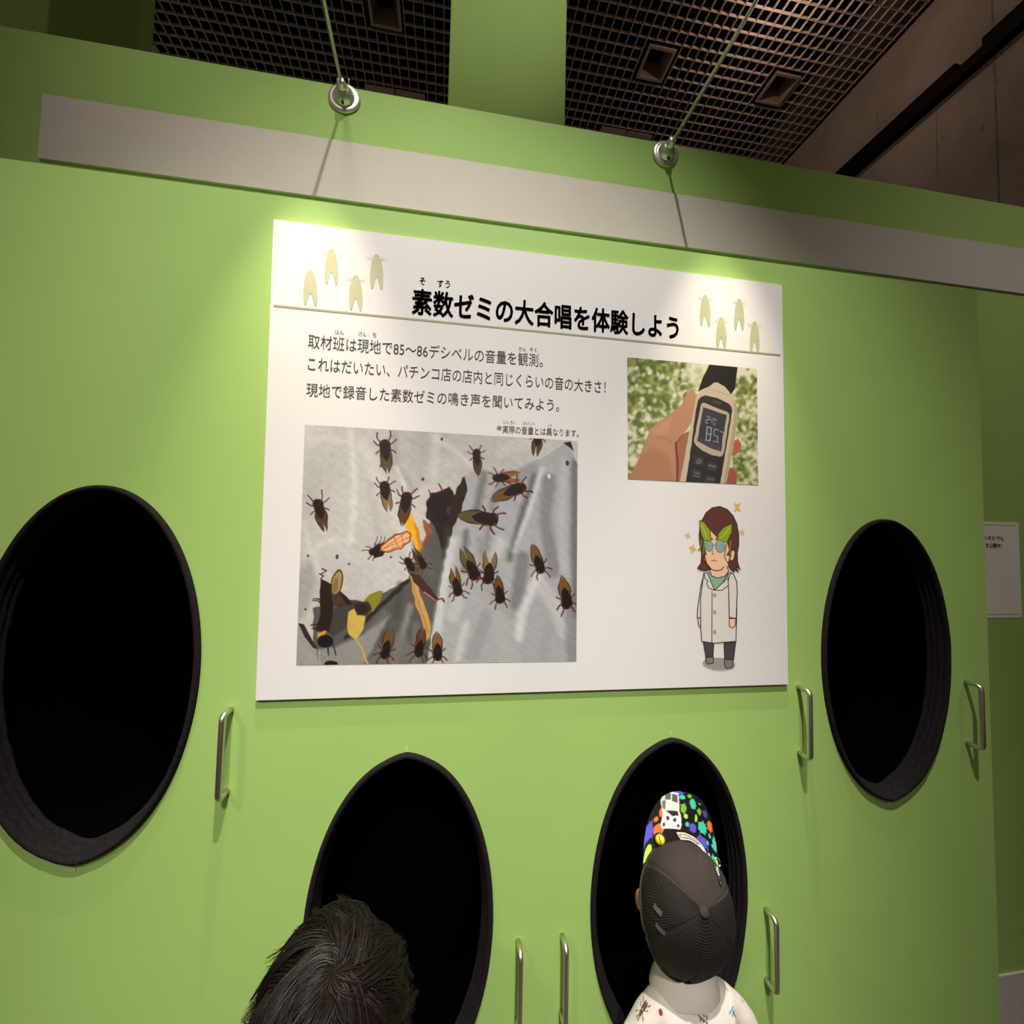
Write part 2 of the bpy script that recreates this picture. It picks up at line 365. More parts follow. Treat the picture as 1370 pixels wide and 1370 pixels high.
def kome(c, r):
    mb = MB(); C = onb(*c); k = r * D / F_PX; y = YB - .0005; w = .0006
    for a in (math.pi / 4, 3 * math.pi / 4):
        d = Vector((math.cos(a), 0, math.sin(a))); n_ = Vector((-d.z, 0, d.x)) * w; P = Vector((C.x, y, C.z))
        mb.add([P - d * k - n_, P + d * k - n_, P + d * k + n_, P - d * k + n_], [(0, 1, 2, 3)])
    for i in range(4):
        a = i * math.pi / 2; P = Vector((C.x + math.cos(a) * k * .78, y, C.z + math.sin(a) * k * .78)); mb.add([P + Vector((math.cos(t) * .0011, 0, math.sin(t) * .0011)) for t in [q * math.pi / 4 for q in range(8)]], [tuple(range(8))])
    return mb.v, mb.f
textobj('title_lettering', [text('素数ゼミの大合唱を体験しよう', (551, 386), (550.5, 420), (908, 454.5), .028)], board)
textobj('body_lettering', [text('取材班は現地で85～86デシベルの音量を観測。', (412, 447), (412, 466), (726, 491.5), .0)], board)
textobj('body_lettering', [text('これはだいたい、パチンコ店の店内と同じくらいの音の大きさ！', (411.5, 477), (411.5, 496), (810, 526.5), .0)], board)
textobj('body_lettering', [text('現地で録音した素数ゼミの鳴き声を聞いてみよう。', (409.5, 512), (409.5, 530.5), (748, 551), .0)], board)
textobj('footnote_lettering', [text('実際の音量とは異なります。', (672.3, 569), (672.3, 579.5), (774, 585), .0), kome((667.9, 572.6), 3.6)], board)
for it in [text('そ', (561, 370), (561, 381), (569, 382), .01), text('すう', (585, 373.5), (585, 384.5), (602, 386), .01),
    text('はん', (448, 440.5), (448, 447.5), (460, 448.5)), text('げん', (480, 443), (480, 450), (490, 451)), text('ち', (498.5, 444.5), (498.5, 451.5), (503.5, 452)),
    text('かん', (694, 463.5), (694, 470), (703.5, 470.5)), text('そく', (708.6, 464.5), (708.6, 471), (718, 471.5)),
    text('じっ', (673.5, 562), (673.5, 567), (680, 567.3)), text('さい', (682.7, 562.5), (682.7, 567.5), (689, 567.8)), text('おんりょう', (700, 564), (700, 568.5), (715, 569.2)), text('こと', (733, 566), (733, 570.5), (738.5, 571))]: textobj('reading_gloss', [it], board)
# pale insect silhouettes
def mark(cx, top, bot, w):
    h = bot - top
    half = [(0, 0), (.10, .005), (.20, .05), (.26, .12), (.36, .22), (.44, .38), (.49, .58), (.50, .74), (.46, .90), (.40, .98), (.33, 1.0), (.27, .96), (.20, .86), (.10, .72), (0, .64)]
    y = YB - .0005; pts = []
    def pt(a, b, s): q = onb(cx + s * a * w, top + b * h + s * a * w * .10); return (q.x, y, q.z)
    mb = MB(); n = len(half)
    for s in (-1, 1):
        ring = [pt(a, b, s) for a, b in half]
        mb.add([pt(0, .3, s)] + ring, [(0, i, i + 1) if s > 0 else (0, i + 1, i) for i in range(1, n)])
        for (a0, b0, a1, b1) in ((.30, .08, .46, .03), (.34, .13, .80, .10), (.30, .15, .70, .18)):
            p, q = Vector(pt(a0, b0, s)), Vector(pt(a1, b1, s)); d = .00038
            mb.add([p + Vector((0, 0, -d)), q + Vector((0, 0, -d * .4)), q + Vector((0, 0, d * .4)), p + Vector((0, 0, d))], [(0, 1, 2, 3)])
    o = mb.build('printed_insect', m_mark, board)
for a in ((415.3, 361, 409, 19.5), (443.5, 332.8, 380.5, 18.5), (476, 368, 415.5, 18.4), (504, 340, 387, 17.9), (943.5, 394.5, 436.5, 14.6), (964.8, 424, 466.5, 14), (988.8, 399.7, 441.7, 13.6), (1009.5, 430, 471.5, 13)): mark(*a)

# ---- printed pictures: painted into the vertex colours of a fine grid
class Paint:
    def __init__(s, x0, y0, x1, y1, step, bg):
        s.x0, s.y0, s.step = x0, y0, step
        s.w, s.h = int((x1 - x0) / step) + 1, int((y1 - y0) / step) + 1
        s.X, s.Y = np.meshgrid(x0 + np.arange(s.w) * step, y0 + np.arange(s.h) * step)
        s.a = np.zeros((s.h, s.w)); s.c = np.zeros((s.h, s.w, 3)); s.c[:] = bg
        s.T = lambda a, b: (a, b); s.k = 1.0
    def frame(s, ox, oy, sc): s.T = lambda a, b: (ox + a / sc, oy + b / sc); s.k = 1.0 / sc
    def _blend(s, sl, m, col):
        s.c[sl] = s.c[sl] * (1 - m[..., None]) + np.array(col, float) * m[..., None]; s.a[sl] = np.maximum(s.a[sl], m)
    def _sl(s, xs, ys, pad):
        i0 = max(0, int((min(ys) - pad - s.y0) / s.step)); i1 = min(s.h, int((max(ys) + pad - s.y0) / s.step) + 2)
        j0 = max(0, int((min(xs) - pad - s.x0) / s.step)); j1 = min(s.w, int((max(xs) + pad - s.x0) / s.step) + 2)
        return (slice(i0, i1), slice(j0, j1)) if i1 > i0 and j1 > j0 else None
    def poly(s, pts, col, al=1.0, blur=0):
        P = [s.T(*p) for p in pts]; bl = blur * s.k; sl = s._sl([p[0] for p in P], [p[1] for p in P], bl * 2 + 1)
        if sl is None: return
        X, Y = s.X[sl], s.Y[sl]; ins = np.zeros(X.shape, bool); n = len(P); d2 = np.full(X.shape, 1e9)
        for i in range(n):
            (x1, y1), (x2, y2) = P[i], P[(i + 1) % n]
            c = (y1 > Y) != (y2 > Y)
            with np.errstate(divide='ignore', invalid='ignore'): ins ^= c & (X < (x2 - x1) * (Y - y1) / (y2 - y1 + 1e-12) + x1)
            dx, dy = x2 - x1, y2 - y1; t = np.clip(((X - x1) * dx + (Y - y1) * dy) / (dx * dx + dy * dy + 1e-12), 0, 1)
            d2 = np.minimum(d2, (X - x1 - t * dx) ** 2 + (Y - y1 - t * dy) ** 2)
        sd = np.sqrt(d2) * np.where(ins, 1, -1); e = max(s.step * .6, bl)
        s._blend(sl, al * np.clip(sd / (2 * e) + .5, 0, 1), col)
    def ell(s, cx, cy, rx, ry, col, al=1.0, rot=0, blur=0):
        n = 28; r = math.radians(rot); cr, sr = math.cos(r), math.sin(r)
        s.poly([(cx + rx * math.cos(t) * cr - ry * math.sin(t) * sr, cy + rx * math.cos(t) * sr + ry * math.sin(t) * cr) for t in [2 * math.pi * i / n for i in range(n)]], col, al, blur)
    def line(s, pts, w, col, al=1.0, blur=0):
        P = [s.T(*p) for p in pts]; hw = w * s.k / 2; bl = blur * s.k
        sl = s._sl([p[0] for p in P], [p[1] for p in P], hw + bl * 2 + 1)
        if sl is None: return
        X, Y = s.X[sl], s.Y[sl]; d2 = np.full(X.shape, 1e9)
        for (x1, y1), (x2, y2) in zip(P[:-1], P[1:]):
            dx, dy = x2 - x1, y2 - y1; t = np.clip(((X - x1) * dx + (Y - y1) * dy) / (dx * dx + dy * dy + 1e-12), 0, 1)
            d2 = np.minimum(d2, (X - x1 - t * dx) ** 2 + (Y - y1 - t * dy) ** 2)
        e = max(s.step * .6, bl); s._blend(sl, al * np.clip((hw - np.sqrt(d2)) / (2 * e) + .5, 0, 1), col)
    def sample(s, u, v):
        fx = np.clip((u - s.x0) / s.step, 0, s.w - 1.001); fy = np.clip((v - s.y0) / s.step, 0, s.h - 1.001)
        i, j = fy.astype(int), fx.astype(int); a, b = (fy - i)[..., None], (fx - j)[..., None]
        g = lambda A: (A[i, j] * (1 - a) * (1 - b) + A[i + 1, j] * a * (1 - b) + A[i, j + 1] * (1 - a) * b + A[i + 1, j + 1] * a * b)
        return g(s.c), g(s.a[..., None])[..., 0]
def setcol(me, rgb):          # rgb: display values 0..255 -> linear
    c = np.clip(rgb / 255., 0, 1); l = np.where(c <= .04045, c / 12.92, ((c + .055) / 1.055) ** 2.4)
    at = me.color_attributes.new('Col', 'FLOAT_COLOR', 'POINT')
    at.data.foreach_set('color', np.concatenate([l, np.ones((len(l), 1))], 1).astype(np.float32).ravel())
def printed(name, corners, pa, nx, ny, cut=False, dy=.0005, gain=.90, warp=0.0):
    tl, tr, br, bl = [np.array(onb(*c)[:]) for c in corners]
    S, T = np.meshgrid(np.linspace(0, 1, nx), np.linspace(0, 1, ny)); S, T = S[..., None], T[..., None]
    P = (tl * (1 - S) + tr * S) * (1 - T) + (bl * (1 - S) + br * S) * T
    P = P.reshape(-1, 3); u, v = prj(P); w_ = warp * np.stack([fnoise(u * .38, v * .38, 31, 9), fnoise(u * .38, v * .38, 32, 9)]); rgb, al = pa.sample(u + w_[0], v + w_[1]); P[:, 1] = YB - dy
    idx = np.arange(nx * ny).reshape(ny, nx)
    F = np.stack([idx[:-1, :-1], idx[1:, :-1], idx[1:, 1:], idx[:-1, 1:]], -1).reshape(-1, 4)
    if cut: F = F[(al[F] > .02).any(1)]
    used = np.unique(F); rm = np.full(nx * ny, -1); rm[used] = np.arange(len(used))
    o = mesh(name, P[used], rm[F].tolist(), m_print, board); setcol(o.data, rgb[used] * gain); return o
def fnoise(X, Y, seed, n=6):
    r = np.random.RandomState(seed); out = np.zeros_like(X)
    for _ in range(n):
        a, b, p = r.uniform(-1, 1), r.uniform(-1, 1), r.uniform(0, 7); out += np.sin(X * a + Y * b + p)
    return out / n
# --- picture one: insects on pale cloth
p1 = Paint(392, 562, 778, 894, .5, (188, 188, 186)); p1.frame(390, 560, 3.425)
p1.c += (fnoise(p1.X / 14, p1.Y / 22, 3) * 14 + fnoise(p1.X / 2, p1.Y / 2, 4) * 5)[..., None]
for pts, w, c, al in ((((270, 60), (290, 300), (275, 560)), 26, (214, 214, 212), .6), (((90, 90), (180, 90), (265, 110)), 30, (205, 205, 203), .5), (((330, 120), (420, 330), (560, 620)), 60, (206, 206, 204), .5),
        (((270, 560), (150, 560), (95, 620), (120, 720)), 20, (215, 215, 213), .5), (((60, 480), (110, 700), (190, 800)), 18, (212, 212, 210), .5), (((470, 60), (480, 220), (560, 330)), 34, (150, 150, 148), .5),
        (((480, 220), (520, 310)), 10, (225, 225, 223), .8), (((660, 80), (650, 250)), 40, (206, 205, 203), .5), (((600, 70), (590, 280)), 40, (168, 168, 166), .5), (((660, 90), (740, 140), (830, 220)), 22, (215, 213, 211), .6),
        (((660, 200), (780, 210)), 50, (200, 198, 196), .5), (((590, 340), (660, 360)), 40, (205, 203, 198), .6), (((100, 240), (90, 400)), 80, (178, 178, 176), .5), (((230, 620), (440, 660)), 60, (196, 196, 194), .5),
        (((350, 300), (420, 600)), 30, (172, 172, 170), .4), (((960, 150), (1090, 110)), 60, (205, 203, 200), .5)):
    p1.line(pts, w, c, al, 14)
p1.poly([(590, 350), (650, 330), (690, 440), (640, 620), (585, 640), (600, 500)], (196, 186, 184), .7, 10)
p1.poly([(20, 700), (95, 640), (120, 740), (60, 900), (20, 930)], (140, 140, 138), .5, 20)
p1.poly([(100, 870), (235, 828), (335, 838), (440, 790), (530, 740), (600, 600), (640, 450), (715, 560), (700, 690), (655, 950), (620, 1140), (100, 1140)], (92, 92, 90), 1, 2)
for pts, w, c, al in ((((545, 860), (470, 1120)), 30, (165, 165, 163), .6), (((430, 890), (330, 1010)), 26, (128, 128, 126), .5), (((600, 600), (650, 720)), 30, (125, 125, 122), .5), (((570, 940), (560, 1120)), 26, (140, 140, 138), .5), (((420, 990), (395, 1110)), 22, (70, 70, 68), .6), (((500, 760), (480, 900)), 30, (70, 70, 70), .5)):
    p1.line(pts, w, c, al, 12)
p1.poly([(120, 1058), (200, 1045), (330, 990), (450, 900), (400, 1000), (330, 1140), (125, 1140)], (150, 150, 148), .9, 8)
p1.poly([(20, 930), (60, 985), (115, 1058), (130, 1140), (20, 1140)], (156, 156, 154), 1, 2)
p1.poly([(330, 1140), (400, 1030), (500, 980), (600, 1080), (620, 1140)], (118, 118, 116), .8, 14)
p1.poly([(32, 935), (58, 945), (112, 1040), (118, 1056), (100, 1050), (60, 1000)], (58, 42, 38), 1, 2)
p1.poly([(618, 400), (640, 340), (690, 330), (720, 310), (745, 350), (785, 275), (810, 258), (806, 330), (772, 430), (742, 500), (715, 600), (690, 600), (665, 520), (640, 470), (618, 455)], (46, 30, 27), 1, 2)
p1.poly([(700, 500), (740, 500), (715, 620), (690, 640)], (60, 55, 52), .8, 8)
p1.poly([(555, 560), (600, 560), (640, 620), (690, 640), (660, 760), (560, 720)], (98, 96, 90), .7, 10)
p1.line([(530, 745), (440, 830), (340, 925), (250, 1000)], 20, (44, 36, 36), .9, 3)
p1.poly([(230, 830), (330, 840), (300, 880), (250, 960), (190, 1000), (150, 960), (200, 870)], (66, 60, 56), .8, 6)
p1.poly([(796, 270), (830, 235), (870, 235), (950, 245), (1060, 222), (1150, 178), (1230, 130), (1268, 104), (1325, 100), (1325, 1140), (618, 1140), (650, 950), (680, 800), (702, 650), (742, 500), (790, 390), (806, 330)], (170, 172, 176), 1, 1.5)
for pts, w, c, al in ((((880, 255), (850, 420)), 34, (108, 110, 112), .7), (((980, 260), (920, 400), (890, 600)), 30, (130, 132, 134), .6), (((1110, 260), (1060, 420), (1000, 640)), 24, (86, 88, 90), .75), (((1150, 230), (1090, 420), (1020, 600)), 18, (222, 224, 226), .7),
        (((1180, 280), (1160, 470), (1200, 700)), 56, (128, 130, 132), .7), (((1298, 200), (1296, 560), (1300, 900)), 30, (96, 98, 100), .7), (((1250, 200), (1235, 470), (1250, 700)), 34, (188, 190, 193), .7), (((800, 520), (790, 690)), 26, (104, 106, 108), .8),
        (((740, 560), (700, 760), (660, 1000)), 40, (206, 208, 210), .7), (((860, 560), (880, 660)), 34, (140, 142, 144), .6), (((960, 560), (940, 620)), 44, (205, 207, 209), .6), (((1060, 640), (1030, 850)), 60, (118, 120, 122), .7),
        (((1125, 730), (1060, 880), (1040, 1000)), 40, (218, 219, 220), .7), (((1125, 730), (1210, 860), (1250, 980)), 60, (200, 201, 203), .6), (((900, 900), (830, 1080)), 60, (150, 152, 155), .6), (((800, 940), (760, 1100)), 30, (210, 212, 214), .6), (((760, 840), (740, 900)), 60, (195, 197, 199), .6),
        (((960, 900), (1000, 1110)), 90, (178, 180, 182), .6), (((1280, 880), (1290, 1110)), 60, (130, 132, 135), .6), (((1180, 960), (1150, 1110)), 50, (160, 162, 165), .5), (((1100, 230), (1000, 300)), 50, (135, 137, 137), .5), (((900, 780), (1000, 900)), 40, (150, 152, 155), .5)):
    p1.line(pts, w, c, al, 13)
p1.poly([(1268, 102), (1330, 100), (1330, 260), (1300, 190)], (196, 194, 190), 1, 2)
p1.poly([(1248, 112), (1278, 104), (1292, 150), (1270, 130)], (30, 24, 22), 1, 2)
for x, y, r in ((1263, 205, 9), (690, 97, 6), (410, 218, 5), (208, 634, 7), (77, 630, 5), (264, 668, 5), (600, 278, 6), (455, 635, 5), (65, 873, 5), (1180, 265, 8)): p1.ell(x, y, r, r * 1.3, (60, 56, 54) if x != 1180 else (225, 225, 225), .9, 0, 1)
# leaves
p1.poly([(330, 835), (360, 803), (418, 788), (405, 845), (372, 884), (350, 860)], (138, 138, 38), 1, 2)
p1.poly([(262, 885), (290, 868), (338, 898), (330, 962), (296, 1016), (262, 985), (255, 930)], (206, 176, 86), 1, 2); p1.line([(296, 1012), (325, 1060), (352, 1130)], 10, (200, 165, 78), 1, 1)
p1.poly([(290, 850), (350, 835), (368, 870), (340, 905), (300, 900)], (62, 40, 38), 1, 4); p1.ell(320, 870, 30, 22, (48, 32, 32), 1)
p1.poly([(505, 470), (550, 430), (572, 480), (580, 500), (597, 590), (580, 612), (548, 540)], (238, 178, 40), 1, 1.5); p1.poly([(560, 470), (582, 505), (597, 590), (585, 605)], (214, 130, 30), .8, 3)
p1.poly([(540, 700), (572, 740), (600, 830), (640, 950), (636, 1000), (618, 1020), (598, 930), (555, 800)], (205, 158, 92), 1, 2); p1.line([(555, 760), (600, 900), (625, 980)], 6, (170, 110, 60), .6, 3)
p1.poly([(600, 460), (640, 490), (650, 520), (620, 570), (595, 600), (615, 530)], (140, 85, 50), .9, 3)
# insects
rj = random.Random(8)
def bug(x, y, ang, L, amber=(150, 98, 44), wing=1.0, dark=(30, 18, 17), legs=(86, 36, 30), blur=1.2, spread=6):
    amber = tuple(int(v * .82) for v in amber); a = math.radians(ang); f = (math.cos(a), -math.sin(a)); s = (-f[1], f[0])
    Q = lambda p, q: (x + L * (f[0] * p + s[0] * q), y + L * (f[1] * p + s[1] * q))
    for sd in (-1, 1):
        for (p0, p1_, p2, q1, q2) in ((.30, .44 + .05 * rj.random(), .50 + .10 * rj.random(), .18, .16 + .10 * rj.random()), (.22, .26, .32 + .08 * rj.random(), .22, .30 + .06 * rj.random()), (.10, .06, .0, .20, .27)):
            p1.line([Q(p0, sd * .10), Q(p1_, sd * q1), Q(p2, sd * q2)], L * .036, legs, .95, 1)
        sp = math.radians(spread) * sd
        for (sc, c) in ((1.0, tuple(int(v * .45) for v in amber)), (.82, amber)):
            pts = []
            for (p, q) in ((.16, -.01), (.14, .13 * sc), (-.06, .175 * sc), (-.28, .145 * sc), (-.46, .075 * sc), (-.58 * wing * (.93 + .07 * sc), .0), (-.40, -.015), (-.1, -.015)):
                pts.append(Q(p * math.cos(sp) - q * math.sin(sp) * sd, sd * (q + abs(p) * math.sin(abs(sp)) * (1 if p < 0 else 0))))
            p1.poly(pts, c, 1, blur)
    p1.poly([Q(.40, 0), Q(.38, .09), Q(.30, .15), Q(.12, .15), (Q(-.10, .10)), Q(-.22, 0), Q(-.10, -.10), Q(.12, -.15), Q(.30, -.15), Q(.38, -.09)], dark, 1, blur)
    p1.ell(*Q(.34, .10), L * .035, L * .035, (140, 40, 28), .9); p1.ell(*Q(.34, -.10), L * .035, L * .035, (140, 40, 28), .9)
    p1.line([Q(.2, .12), Q(-.1, .14)], L * .02, (188, 96, 50), .6, 1)
OL = (118, 96, 56)
bug(432, 160, 96, 165, OL, spread=3); bug(432, 345, 100, 150, (168, 140, 96), spread=5); bug(522, 400, 80, 165, (120, 80, 36), spread=2); bug(132, 430, 104, 160, (112, 74, 52), spread=4); bug(850, 190, 95, 125, (110, 74, 46), spread=1)
bug(1128, 100, 80, 130, (120, 84, 44)); bug(975, 270, 185, 130, (196, 118, 44), spread=12, blur=2.5); bug(1005, 335, 22, 175, (150, 104, 60), blur=2.5, spread=2); bug(868, 455, -8, 200, (122, 104, 54), blur=2.5, spread=2)
bug(822, 680, -66, 170, (136, 108, 56), blur=2.2); bug(905, 695, -95, 160, (186, 128, 74), blur=2.2, spread=14); bug(755, 760, -80, 140, (154, 106, 44), blur=1.8, spread=8); bug(952, 795, -84, 140, (142, 92, 42), blur=1.8, spread=2)
bug(1130, 655, -72, 150, (158, 112, 56), blur=1.8, spread=2); bug(1255, 810, -80, 160, (152, 110, 58), blur=1.8, spread=2); bug(588, 1040, -100, 140, (130, 76, 40), blur=2); bug(668, 1055, -88, 140, (168, 120, 76), blur=1.4, spread=2)
bug(436, 1045, -104, 150, (150, 104, 52), blur=2.6, spread=6); bug(590, 650, -60, 110, (110, 66, 40), blur=2); bug(548, 680, 118, 120, (150, 96, 66), blur=1.2, spread=2)
p1.poly([(548, 705), (592, 722), (676, 828), (664, 846), (610, 800), (556, 750)], (74, 46, 38), 1, 1.5); p1.line([(606, 795), (664, 838)], 6, (214, 120, 84), 1, 1); p1.line([(668, 830), (690, 825), (700, 838)], 7, (80, 60, 40), .9, 1)
bug(395, 600, 205, 110, (60, 40, 34)); p1.poly([(375, 620), (440, 600), (420, 628), (380, 642)], (30, 20, 20), 1, 1)
p1.poly([(405, 608), (412, 580), (470, 530), (530, 516), (551, 530), (545, 565), (500, 598), (440, 612)], (150, 66, 30), 1, 1.2); p1.poly([(412, 602), (420, 582), (474, 538), (528, 523), (544, 534), (538, 562), (498, 592), (440, 606)], (236, 178, 124), 1, 1.2)
for a, b in (((415, 600), (540, 545)), ((430, 590), (520, 525)), ((440, 604), (530, 570)), ((470, 545), (490, 590)), ((500, 530), (515, 580))): p1.line([a, b], 2.5, (150, 70, 36), .9, .5)
for i in range(5): p1.line([(385 + i * 9, 585 - i * 4), (392 + i * 10, 540 + (i % 2) * 20)], 3, (60, 30, 28), .5 if i % 2 else .9)
for (x, y, r) in ((690, 385, 40), (650, 400, 34), (715, 350, 26), (690, 450, 30)): p1.ell(x, y, r, r * 1.1, (34, 20, 20), .9, 0, 4)
p1.line([(690, 330), (676, 300)], 8, (150, 70, 30), 1, 1); p1.line([(640, 370), (630, 330)], 6, (70, 36, 30), 1, 1); p1.line([(640, 520), (605, 470)], 14, (170, 96, 60), .9, 2); p1.ell(720, 420, 10, 20, (110, 70, 50), .5, 0, 4)
p1.poly([(135, 735), (160, 745), (190, 760), (225, 790), (285, 850), (230, 860), (196, 850), (190, 900), (175, 975), (110, 970), (130, 900), (130, 800)], (40, 25, 23), 1, 2)
p1.poly([(180, 760), (225, 800), (250, 860), (190, 850)], (92, 60, 50), .8, 3); p1.ell(208, 752, 27, 62, (78, 54, 22), 1, 12, 1); p1.ell(208, 752, 21, 54, (172, 146, 92), 1, 12, 1); p1.ell(202, 765, 13, 36, (126, 108, 62), .8, 12, 3)
for (y, x) in ((690, 140), (715, 130), (820, 100), (830, 98), (940, 90), (955, 95)): p1.line([(140, y + 20), (x + 20, y + 4), (x, y + (6 if y > 800 else -4))], 6, (60, 34, 30), .9, 1)
p1.poly([(118, 980), (160, 970), (150, 1000), (122, 1020)], (206, 158, 66), 1, 2); p1.ell(155, 1020, 36, 30, (26, 18, 18), 1, 0, 2); p1.line([(165, 1040), (172, 1085)], 6, (50, 36, 36)); p1.line([(188, 1035), (202, 1082)], 6, (50, 36, 36)); p1.ell(182, 1124, 30, 16, (36, 24, 24), 1, 0, 2); p1.line([(128, 1060), (132, 1130)], 5, (196, 180, 140), .7)
g_ = 1 + .05 * fnoise(p1.X * .5, p1.Y * .6, 22, 12) + np.random.RandomState(3).normal(0, .04, p1.X.shape)
lum = p1.c.mean(2, keepdims=True) / 255.; p1.c = np.clip(p1.c * g_[..., None] * (.86 + .24 * lum), 0, 255)
printed('printed_photograph', ((408, 568), (773, 590), (771, 885), (396.3, 890)), p1, 500, 440, gain=.93, warp=1.7)
# --- picture two: a hand holding a sound level meter under trees
p2 = Paint(834, 472, 1020, 656, .35, (226, 224, 198)); p2.frame(720, 360, 4.03)
rs = random.Random(11)
def dab(n, xr, yr, cols, r0, r1, bl=8):
    for _ in range(n): p2.ell(rs.uniform(*xr), rs.uniform(*yr), rs.uniform(r0, r1), rs.uniform(r0, r1) * .8, rs.choice(cols), rs.uniform(.5, .95), rs.uniform(0, 180), bl)
GR = [(112, 130, 52), (86, 106, 40), (140, 156, 74), (160, 172, 96), (98, 118, 50), (72, 90, 34)]
dab(420, (470, 880), (470, 1160), GR, 8, 26); dab(230, (480, 700), (480, 760), GR, 6, 20); dab(110, (480, 860), (520, 1100), [(240, 240, 218), (250, 250, 235)], 7, 19, 6)
dab(220, (1050, 1190), (590, 1160), GR, 6, 22); dab(80, (1070, 1190), (660, 1160), [(236, 236, 214), (226, 226, 204)], 5, 14); dab(16, (1120, 1190), (540, 680), GR, 4, 10)
p2.poly([(800, 500), (925, 510), (870, 640), (830, 620), (780, 560)], (232, 230, 206), .7, 10)
SK = (196, 144, 112)
p2.poly([(1055, 925), (1078, 915), (1096, 945), (1090, 985), (1062, 998), (1045, 990)], (186, 106, 78), 1, 2); p2.poly([(1025, 1070), (1055, 1075), (1072, 1115), (1068, 1165), (1000, 1165)], (168, 92, 82), 1, 2)
p2.poly([(480, 1140), (545, 1020), (590, 900), (606, 858), (640, 832), (720, 772), (770, 735), (800, 670), (826, 650), (846, 668), (852, 710), (840, 780), (812, 850), (770, 905), (745, 935), (790, 1150)], SK, 1, 2)
p2.poly([(735, 940), (770, 905), (808, 880), (835, 900), (815, 1150), (745, 1150)], (172, 112, 88), 1, 3); p2.line([(742, 935), (752, 1060), (748, 1150)], 9, (104, 58, 44), .9, 3); p2.line([(742, 935), (780, 895), (806, 880)], 7, (120, 68, 52), .8, 3)
p2.poly([(480, 1140), (560, 1000), (620, 960), (700, 1000), (735, 1150)], (170, 118, 92), .55, 16); p2.poly([(606, 868), (650, 838), (720, 800), (700, 880), (640, 900)], (214, 164, 130), .6, 10); p2.poly([(800, 680), (824, 656), (840, 676), (828, 700), (806, 706)], (206, 140, 120), .9, 3); p2.line([(640, 900), (720, 930)], 5, (150, 98, 74), .5, 4)
p2.frame(890, 480, 8.06)
p2.poly([(475, 60), (778, 90), (748, 330), (705, 388), (640, 300), (560, 255), (470, 298), (352, 355), (395, 225)], (36, 33, 33), 1, 3); p2.line([(470, 90), (468, 290)], 6, (58, 54, 52), .8, 4)
p2.poly([(152, 1350), (200, 1120), (240, 880), (300, 600), (328, 440), (350, 380), (400, 330), (470, 298), (520, 262), (560, 256), (640, 300), (690, 360), (712, 405), (752, 450), (778, 530), (772, 700), (730, 960), (690, 1180), (655, 1350)], (208, 194, 170), 1, 2)
p2.poly([(720, 420), (778, 530), (770, 700), (655, 1350), (625, 1350), (735, 700), (745, 540)], (176, 160, 138), .8, 6); p2.line([(470, 330), (560, 345), (680, 400)], 8, (172, 156, 132), .8, 4)
p2.poly([(218, 1350), (260, 1080), (330, 550), (352, 450), (384, 412), (430, 395), (560, 425), (680, 480), (712, 515), (722, 560), (700, 700), (650, 990), (592, 1350)], (52, 50, 50), 1, 2.5)
p2.poly([(510, 440), (602, 468), (596, 500), (505, 470)], (80, 74, 70), 1, 3)
p2.poly([(306, 890), (340, 720), (382, 500), (400, 478), (430, 480), (670, 575), (692, 600), (688, 650), (632, 1010), (618, 1045), (588, 1056), (500, 1040), (400, 990), (330, 935)], (192, 180, 158), 1, 2.5)
p2.poly([(344, 888), (408, 522), (662, 608), (602, 1000), (480, 960)], (64, 64, 72), 1, 3); p2.poly([(344, 888), (352, 850), (610, 950), (602, 1000)], (92, 78, 84), .6, 8)
DG = (176, 184, 206)
def seg7(x, y, w, h, on_, t=10, sl=-.10, sk=.26):
    Q = lambda a, b: (x + a * w + (b * h) * sl, y + b * h + a * w * sk)
    S = {'a': ((0, 0), (1, 0)), 'b': ((1, 0), (1, .5)), 'c': ((1, .5), (1, 1)), 'd': ((0, 1), (1, 1)), 'e': ((0, .5), (0, 1)), 'f': ((0, 0), (0, .5)), 'g': ((0, .5), (1, .5))}
    for k in on_: p2.line([Q(*S[k][0]), Q(*S[k][1])], t, DG, .85, 2)
seg7(452, 735, 44, 140, 'abcdefg', 11); seg7(528, 760, 44, 130, 'afgcd', 8); seg7(590, 785, 38, 150, 'abc', 9); p2.ell(574, 905, 6, 7, DG, .8, 0, 2)
seg7(444, 622, 26, 70, 'abged', 7); seg7(486, 630, 22, 60, 'fgbc', 5); seg7(520, 645, 30, 12, 'ad', 6); seg7(516, 690, 24, 20, 'ad', 5)
for (x, y, w, h) in ((362, 1100, 100, 90), (508, 1165, 100, 86), (338, 1240, 100, 84), (485, 1300, 100, 80)): p2.poly([(x - w / 2, y - h / 2 - 10), (x + w / 2, y - h / 2 + 10), (x + w / 2 - 8, y + h / 2 + 10), (x - w / 2 - 8, y + h / 2 - 10)], (66, 66, 70), 1, 4)
for i in range(8): p2.line([(358 + 22 * math.cos(a), 1105 + 24 * math.sin(a)) for a in (-.9 + i * .55, -.9 + (i + 1) * .55)], 6, (165, 165, 170), .9, 2)
p2.line([(358, 1080), (358, 1105)], 6, (165, 165, 170), .9, 2)
p2.line([(472, 1150), (536, 1168)], 18, (150, 150, 156), .6, 4); p2.line([(318, 1228), (366, 1240)], 14, (140, 140, 146), .6, 4); p2.line([(312, 1262), (358, 1272)], 14, (140, 140, 146), .6, 4); p2.line([(456, 1290), (520, 1305)], 16, (130, 130, 136), .6, 4)
printed('printed_photograph', ((839, 478), (1012.5, 493.5), (1014.3, 649), (840, 641)), p2, 340, 320, warp=0.5)
